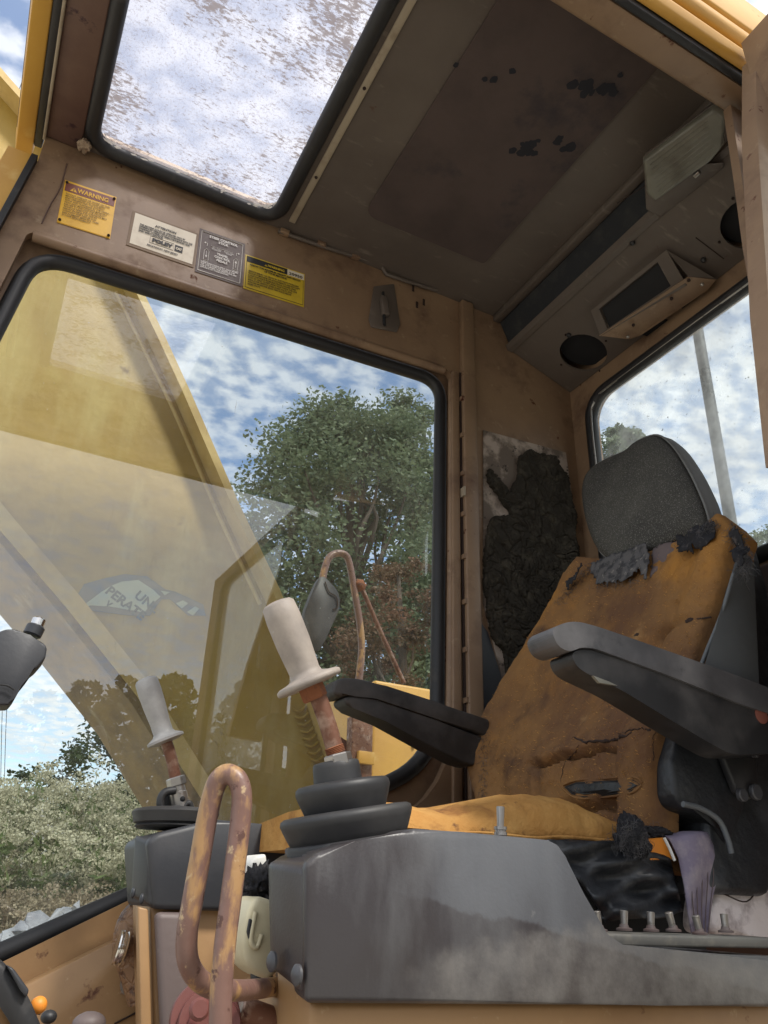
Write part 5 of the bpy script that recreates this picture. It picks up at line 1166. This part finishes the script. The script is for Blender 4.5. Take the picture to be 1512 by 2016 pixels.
def make_tree(label, base, H, R, mat_leaf, clumps, leaves, size, crown_lo=.25, squash=1.0, group=None, cat='tree', name='oak_tree'):
    base = V(base); th = thing(name, base, label, cat, group)
    pts = []; ctr = []
    bm = bmesh.new()
    trunk = [base + V((0, 0, H * t)) + V((math.sin(t * 5) * .03 * H * t, math.cos(t * 4) * .02 * H * t, 0)) for t in (0, .15, .3, .45, .6, .78, .92)]
    tube_bm(bm, trunk, 1, 8, rs=[H * .028 * (1 - t * .95) + .02 for t in (0, .15, .3, .45, .6, .78, .95)])
    for k in range(clumps):
        t = crown_lo + (1 - crown_lo) * rng.uniform(0, 1) ** 1.15; a = rng.uniform(0, 2 * math.pi)
        prof = math.sin(math.pi * min(1, max(.05, (t - crown_lo * .6) / (1.04 - crown_lo * .6))) ** .8) ** .7
        rr = R * prof * rng.uniform(.02, 1.0) ** .6
        c = base + V((math.cos(a) * rr, math.sin(a) * rr * squash, H * t)); cr = R * rng.uniform(.08, .22)
        n = int(leaves * (cr / (R * .2)) ** 2)
        d = rng.normal(size=(n, 3)); d /= np.linalg.norm(d, axis=1)[:, None]; d *= cr * rng.uniform(.1, 1.25, size=(n, 1)) ** .9; d[:, 2] *= .7
        pts.append(cards(np.array(c) + d, size, mat_leaf, .25))
        s_ = base + V((0, 0, H * max(.18, t * .62))); mid = s_.lerp(c, .5) + V((0, 0, -.04 * H * .5))
        if k % 6 == 0:
            j_ = V((rng.normal(), rng.normal(), rng.normal())) * R * .06
            tube_bm(bm, smooth_path([s_, mid + j_, mid.lerp(c, .5) - j_ * .7, c], 3), 1, 5, rs=[H * (.007 - .0006 * z_) for z_ in range(10)])
    link('trunk', bm_out(bm), 'bark', th, smooth=True)
    link('crown', cards_mesh(pts), mat_leaf, th)
    return th
def at(px, py, Y): return pY(px, py, Y)
b = at(668, 1500, 24.); top_ = at(640, 800, 24.)
gz = ground_h(b.x, 24.)
make_tree('large green oak tree filling the side window behind the boom', (b.x, 24., gz), top_.z - gz, 6.0, 'leaf', 330, 430, .10, .05, name='oak_tree')
b2 = at(800, 1400, 27.); t2 = at(775, 835, 27.)
make_tree('tall oak standing close behind the right side of the large oak', (b2.x, 27., ground_h(b2.x, 27)), t2.z + 2.3, 4.2, 'leaf', 150, 400, .10, .12, name='oak_tree')
b3 = at(790, 1400, 17.); t3 = at(800, 1090, 17.)
make_tree('small tree with reddish autumn leaves behind the yellow tank', (b3.x, 17., ground_h(b3.x, 17)), t3.z - ground_h(b3.x, 17), 2.0, 'leaf_r', 110, 300, .055, .12, name='maple_tree')
b4 = at(235, 1600, 17.); t4 = at(205, 1455, 17.)
make_tree('dark leafy tree behind the flowering weeds under the boom', (b4.x + .5, 17., ground_h(b4.x, 17)), t4.z - ground_h(b4.x, 17) + .9, 2.7, 'leaf_d', 170, 420, .055, .05, name='dark_tree')
for (px, py, Y, R, nm) in ((60, 1595, 19., 1.6, 'low green shrub at the left of the dark tree'), (130, 1575, 21., 1.8, 'rounded shrub between the low shrub and the dark tree'), (-60, 1610, 20., 2.0, 'shrub at the far left edge of the window')):
    p = at(px, py, Y); gz = ground_h(p.x, Y)
    make_tree(nm, (p.x, Y, gz), p.z - gz, R, 'leaf_d', 70, 320, .055, .03, name='shrub', cat='shrub')
# tree seen through the rear window
pr_ = pX(1205, 830, 20.)
make_tree('pale leafy tree seen through the left part of the rear window', (20., pr_.y, -2.2), pr_.z + 2.2, 2.4, 'leaf', 110, 420, .09, .3, name='oak_tree')
pr2 = pX(1500, 1040, 26.)
make_tree('low distant tree at the bottom corner of the rear window', (26., pr2.y, -2.2), pr2.z + 2.4, 2.6, 'leaf', 90, 360, .08, .3, name='oak_tree')
# the far wood behind the camera, mirrored in the side window
pts = []; wbm = bmesh.new(); random.seed(21)
for k in range(150):
    x = -42 + k * .62 + random.uniform(-.5, .5); y = -26 + random.uniform(-4, 4); H = 7.4 + 2.2 * noise.noise(V((x * .12, 0, 0))) + random.uniform(-1.2, 1.2)
    n = 1500; t = rng.uniform(.02, 1, size=n); a = rng.uniform(0, 6.28, size=n); r_ = 2.4 * np.sqrt(np.clip(1.02 - t, 0, 1)) * rng.uniform(.5, 1, size=n)
    pts.append(cards(np.stack([x + np.cos(a) * r_, y + np.sin(a) * r_, -2.2 + H * t], axis=1), .17, 'leaf_d', .1))
tag(link('far_wood', cards_mesh(pts), 'leaf_d'), 'distant wood across the yard, reflected in the side window', 'trees', kind='stuff')
# flowering weeds
def field(n, fx0, fx1, fy0, fy1, hfun, stem, leaf, flo, mats):
    S_, Lf, Fl = [], [], []
    for k in range(n):
        x, y = rng.uniform(fx0, fx1), rng.uniform(fy0, fy1); gz = ground_h(x, y); h = hfun(x, y)
        if h <= 0: continue
        lean = rng.normal(size=2) * .10 * h
        t = rng.uniform(.05, .95, size=leaf); c = np.stack([x + lean[0] * t + rng.normal(size=leaf) * .05, y + lean[1] * t + rng.normal(size=leaf) * .05, gz + h * t], axis=1)
        Lf.append(cards(c, .05, None, 0, .28))
        w = .015; b_ = np.array([x, y, gz]); tp_ = np.array([x + lean[0], y + lean[1], gz + h])
        S_.append(np.array([b_ - [.004, 0, 0], b_ + [.004, 0, 0], tp_ + [.003, 0, 0], tp_ - [.003, 0, 0]]))
        nf = rng.integers(3, 7)
        for q_ in range(nf):
            cc = tp_ + np.array([rng.normal() * .12, rng.normal() * .12, rng.normal() * .07 - .03]); m_ = flo
            d = np.stack([rng.normal(size=m_) * .04, rng.normal(size=m_) * .04, rng.normal(size=m_) * .017], axis=1)
            Fl.append(cards(cc + d, .0125, None, 0, .9))
    return S_, Lf, Fl
bw = at(120, 1700, 9.0)
def hf(x, y):
    top = 1.62 + .30 * noise.noise(V((x * 1.1, y * .5, 3))) 
    return top * rng.uniform(.55, 1.03) * (1 if y > 9 else .75)
S_, Lf, Fl = field(760, bw.x - 2.0, bw.x + 1.9, 8.3, 11.2, hf, 1, 34, 40, None)
tag(link('weed_stems', cards_mesh(S_ + Lf), 'weedleaf'), 'tall green stems and leaves of the weeds beyond the window', 'weeds', kind='stuff')
tag(link('weed_flowers', cards_mesh(Fl), 'flower'), 'pale cream flower heads of the weeds beyond the window', 'flowers', kind='stuff')
S_, Lf, Fl = field(110, at(70, 1800, 8.2).x - .35, at(130, 1800, 8.2).x + .3, 7.9, 8.5, lambda x, y: .55 * rng.uniform(.5, 1.05), 1, 10, 26, None)
tag(link('brown_weeds', cards_mesh(S_ + Fl), 'flowerb'), 'clump of browned seed heads in front of the flowering weeds', 'weeds', kind='stuff')
gv = []
for k in range(15000):
    x, y = rng.uniform(bw.x - 2.3, bw.x + 2.2), rng.uniform(5.6, 9.6); gz = ground_h(x, y); h = rng.uniform(.12, .42) * (.6 + .6 * abs(noise.noise(V((x * 2, y * 2, 8)))))
    l = rng.normal(size=2) * .4 * h; b_ = np.array([x, y, gz - .01]); m_ = np.array([x + l[0] * .4, y + l[1] * .4, gz + h * .75]); e_ = np.array([x + l[0] * 1.2, y + l[1] * 1.2, gz + h])
    gv.append(np.array([b_ - [.004, 0, 0], b_ + [.004, 0, 0], m_ + [.004, 0, 0], m_ - [.003, 0, 0]])); gv.append(np.array([m_ - [.004, 0, 0], m_ + [.004, 0, 0], e_ + [.002, 0, 0], e_ - [.002, 0, 0]]))
    if k % 4 == 0: gv.append(cards(e_ + rng.normal(size=(5, 3)) * .012, .012, None, 0, .7))
tag(link('tall_grass', cards_mesh(gv), 'grass'), kind='stuff')
random.seed(33)
RK = [(20, 1850, 34), (48, 1832, 30), (80, 1820, 34), (112, 1806, 26), (98, 1842, 28), (130, 1800, 22), (60, 1862, 26), (10, 1880, 30), (150, 1788, 18), (36, 1868, 20), (120, 1824, 22), (-10, 1845, 30)]
RL = ['blue grey rock low in the window corner', 'angular grey rock second in the pile by the sill', 'broad pale rock in the middle of the rubble', 'upright dark rock near the top of the rubble', 'grey rock just above the black window seal', 'small rounded rock at the upper end of the rubble', 'flat rock touching the lower window seal line', 'rock at the far left foot of the rubble', 'tiny rock at the right end of the rubble', 'small chip of rock between two larger rocks', 'grey rock below the upright dark rock', 'rock cut off by the left picture edge']
for (x, y, w_), lb in zip(RK, RL):
    Y = 7.3; p = at(x, y, Y)
    bm = bmesh.new(); s_ = w_ / F * Y * .95
    for k in range(16): bm.verts.new(p + V((random.gauss(0, .42), random.gauss(0, .35), random.gauss(0, .28))) * s_)
    bmesh.ops.convex_hull(bm, input=bm.verts); bmesh.ops.delete(bm, geom=[v for v in bm.verts if not v.link_faces], context='VERTS')
    tag(link('rock', bm_out(bm), 'rock'), lb, 'rock', 'rubble heap below the window')
# ------------------------------------------------------------------ utility pole
pl = thing('utility_pole', at(45, 1400, 14.), 'grey wooden utility pole with ribbed insulator above the boom', 'utility pole')
pt_ = at(44, 190, 14.)
tube('pole_shaft', [V((pt_.x + .12, 14., -2.2)), V((pt_.x + .12, 14., pt_.z * .5)), V((pt_.x + .12, 14., pt_.z))], .16, 'pole', pl, sm=1, n=12)
a, b = at(-25, 168, 13.8), at(32, 188, 13.8); d_ = (b - a); ln_ = d_.length
prof = [(0, .04)]
for k in range(10): prof += [(ln_ * (k + .1) / 10, .04), (ln_ * (k + .5) / 10, .10), (ln_ * (k + .6) / 10, .045)]
lathe('insulator', a, d_, prof + [(ln_, .05)], 'insul', pl, 16)
obox('clamp', at(40, 190, 13.8), (.08, 0, 0), (0, .08, 0), (0, 0, .11), 'insul', pl, .01)
wr = tube('power_line', [at(56, 120, 13.9), at(40, 170, 13.8), at(24, 208, 13.8), at(12, 250, 13.8)], .008, 'rubber', None, n=5); tag(wr, 'thin black wire hanging from the pole top insulator', 'power line')
for k, (x0, x1) in enumerate(((5, 1), (14, 8))):
    w_ = tube('power_line', [at(x0, 1380, 40.), at((x0 + x1) / 2, 1450, 40.), at(x1, 1560, 40.)], .014, 'rubber', None, n=5)
    tag(w_, ['faint left wire in the sky below the joystick head', 'faint right wire in the sky below the joystick head'][k], 'power line')
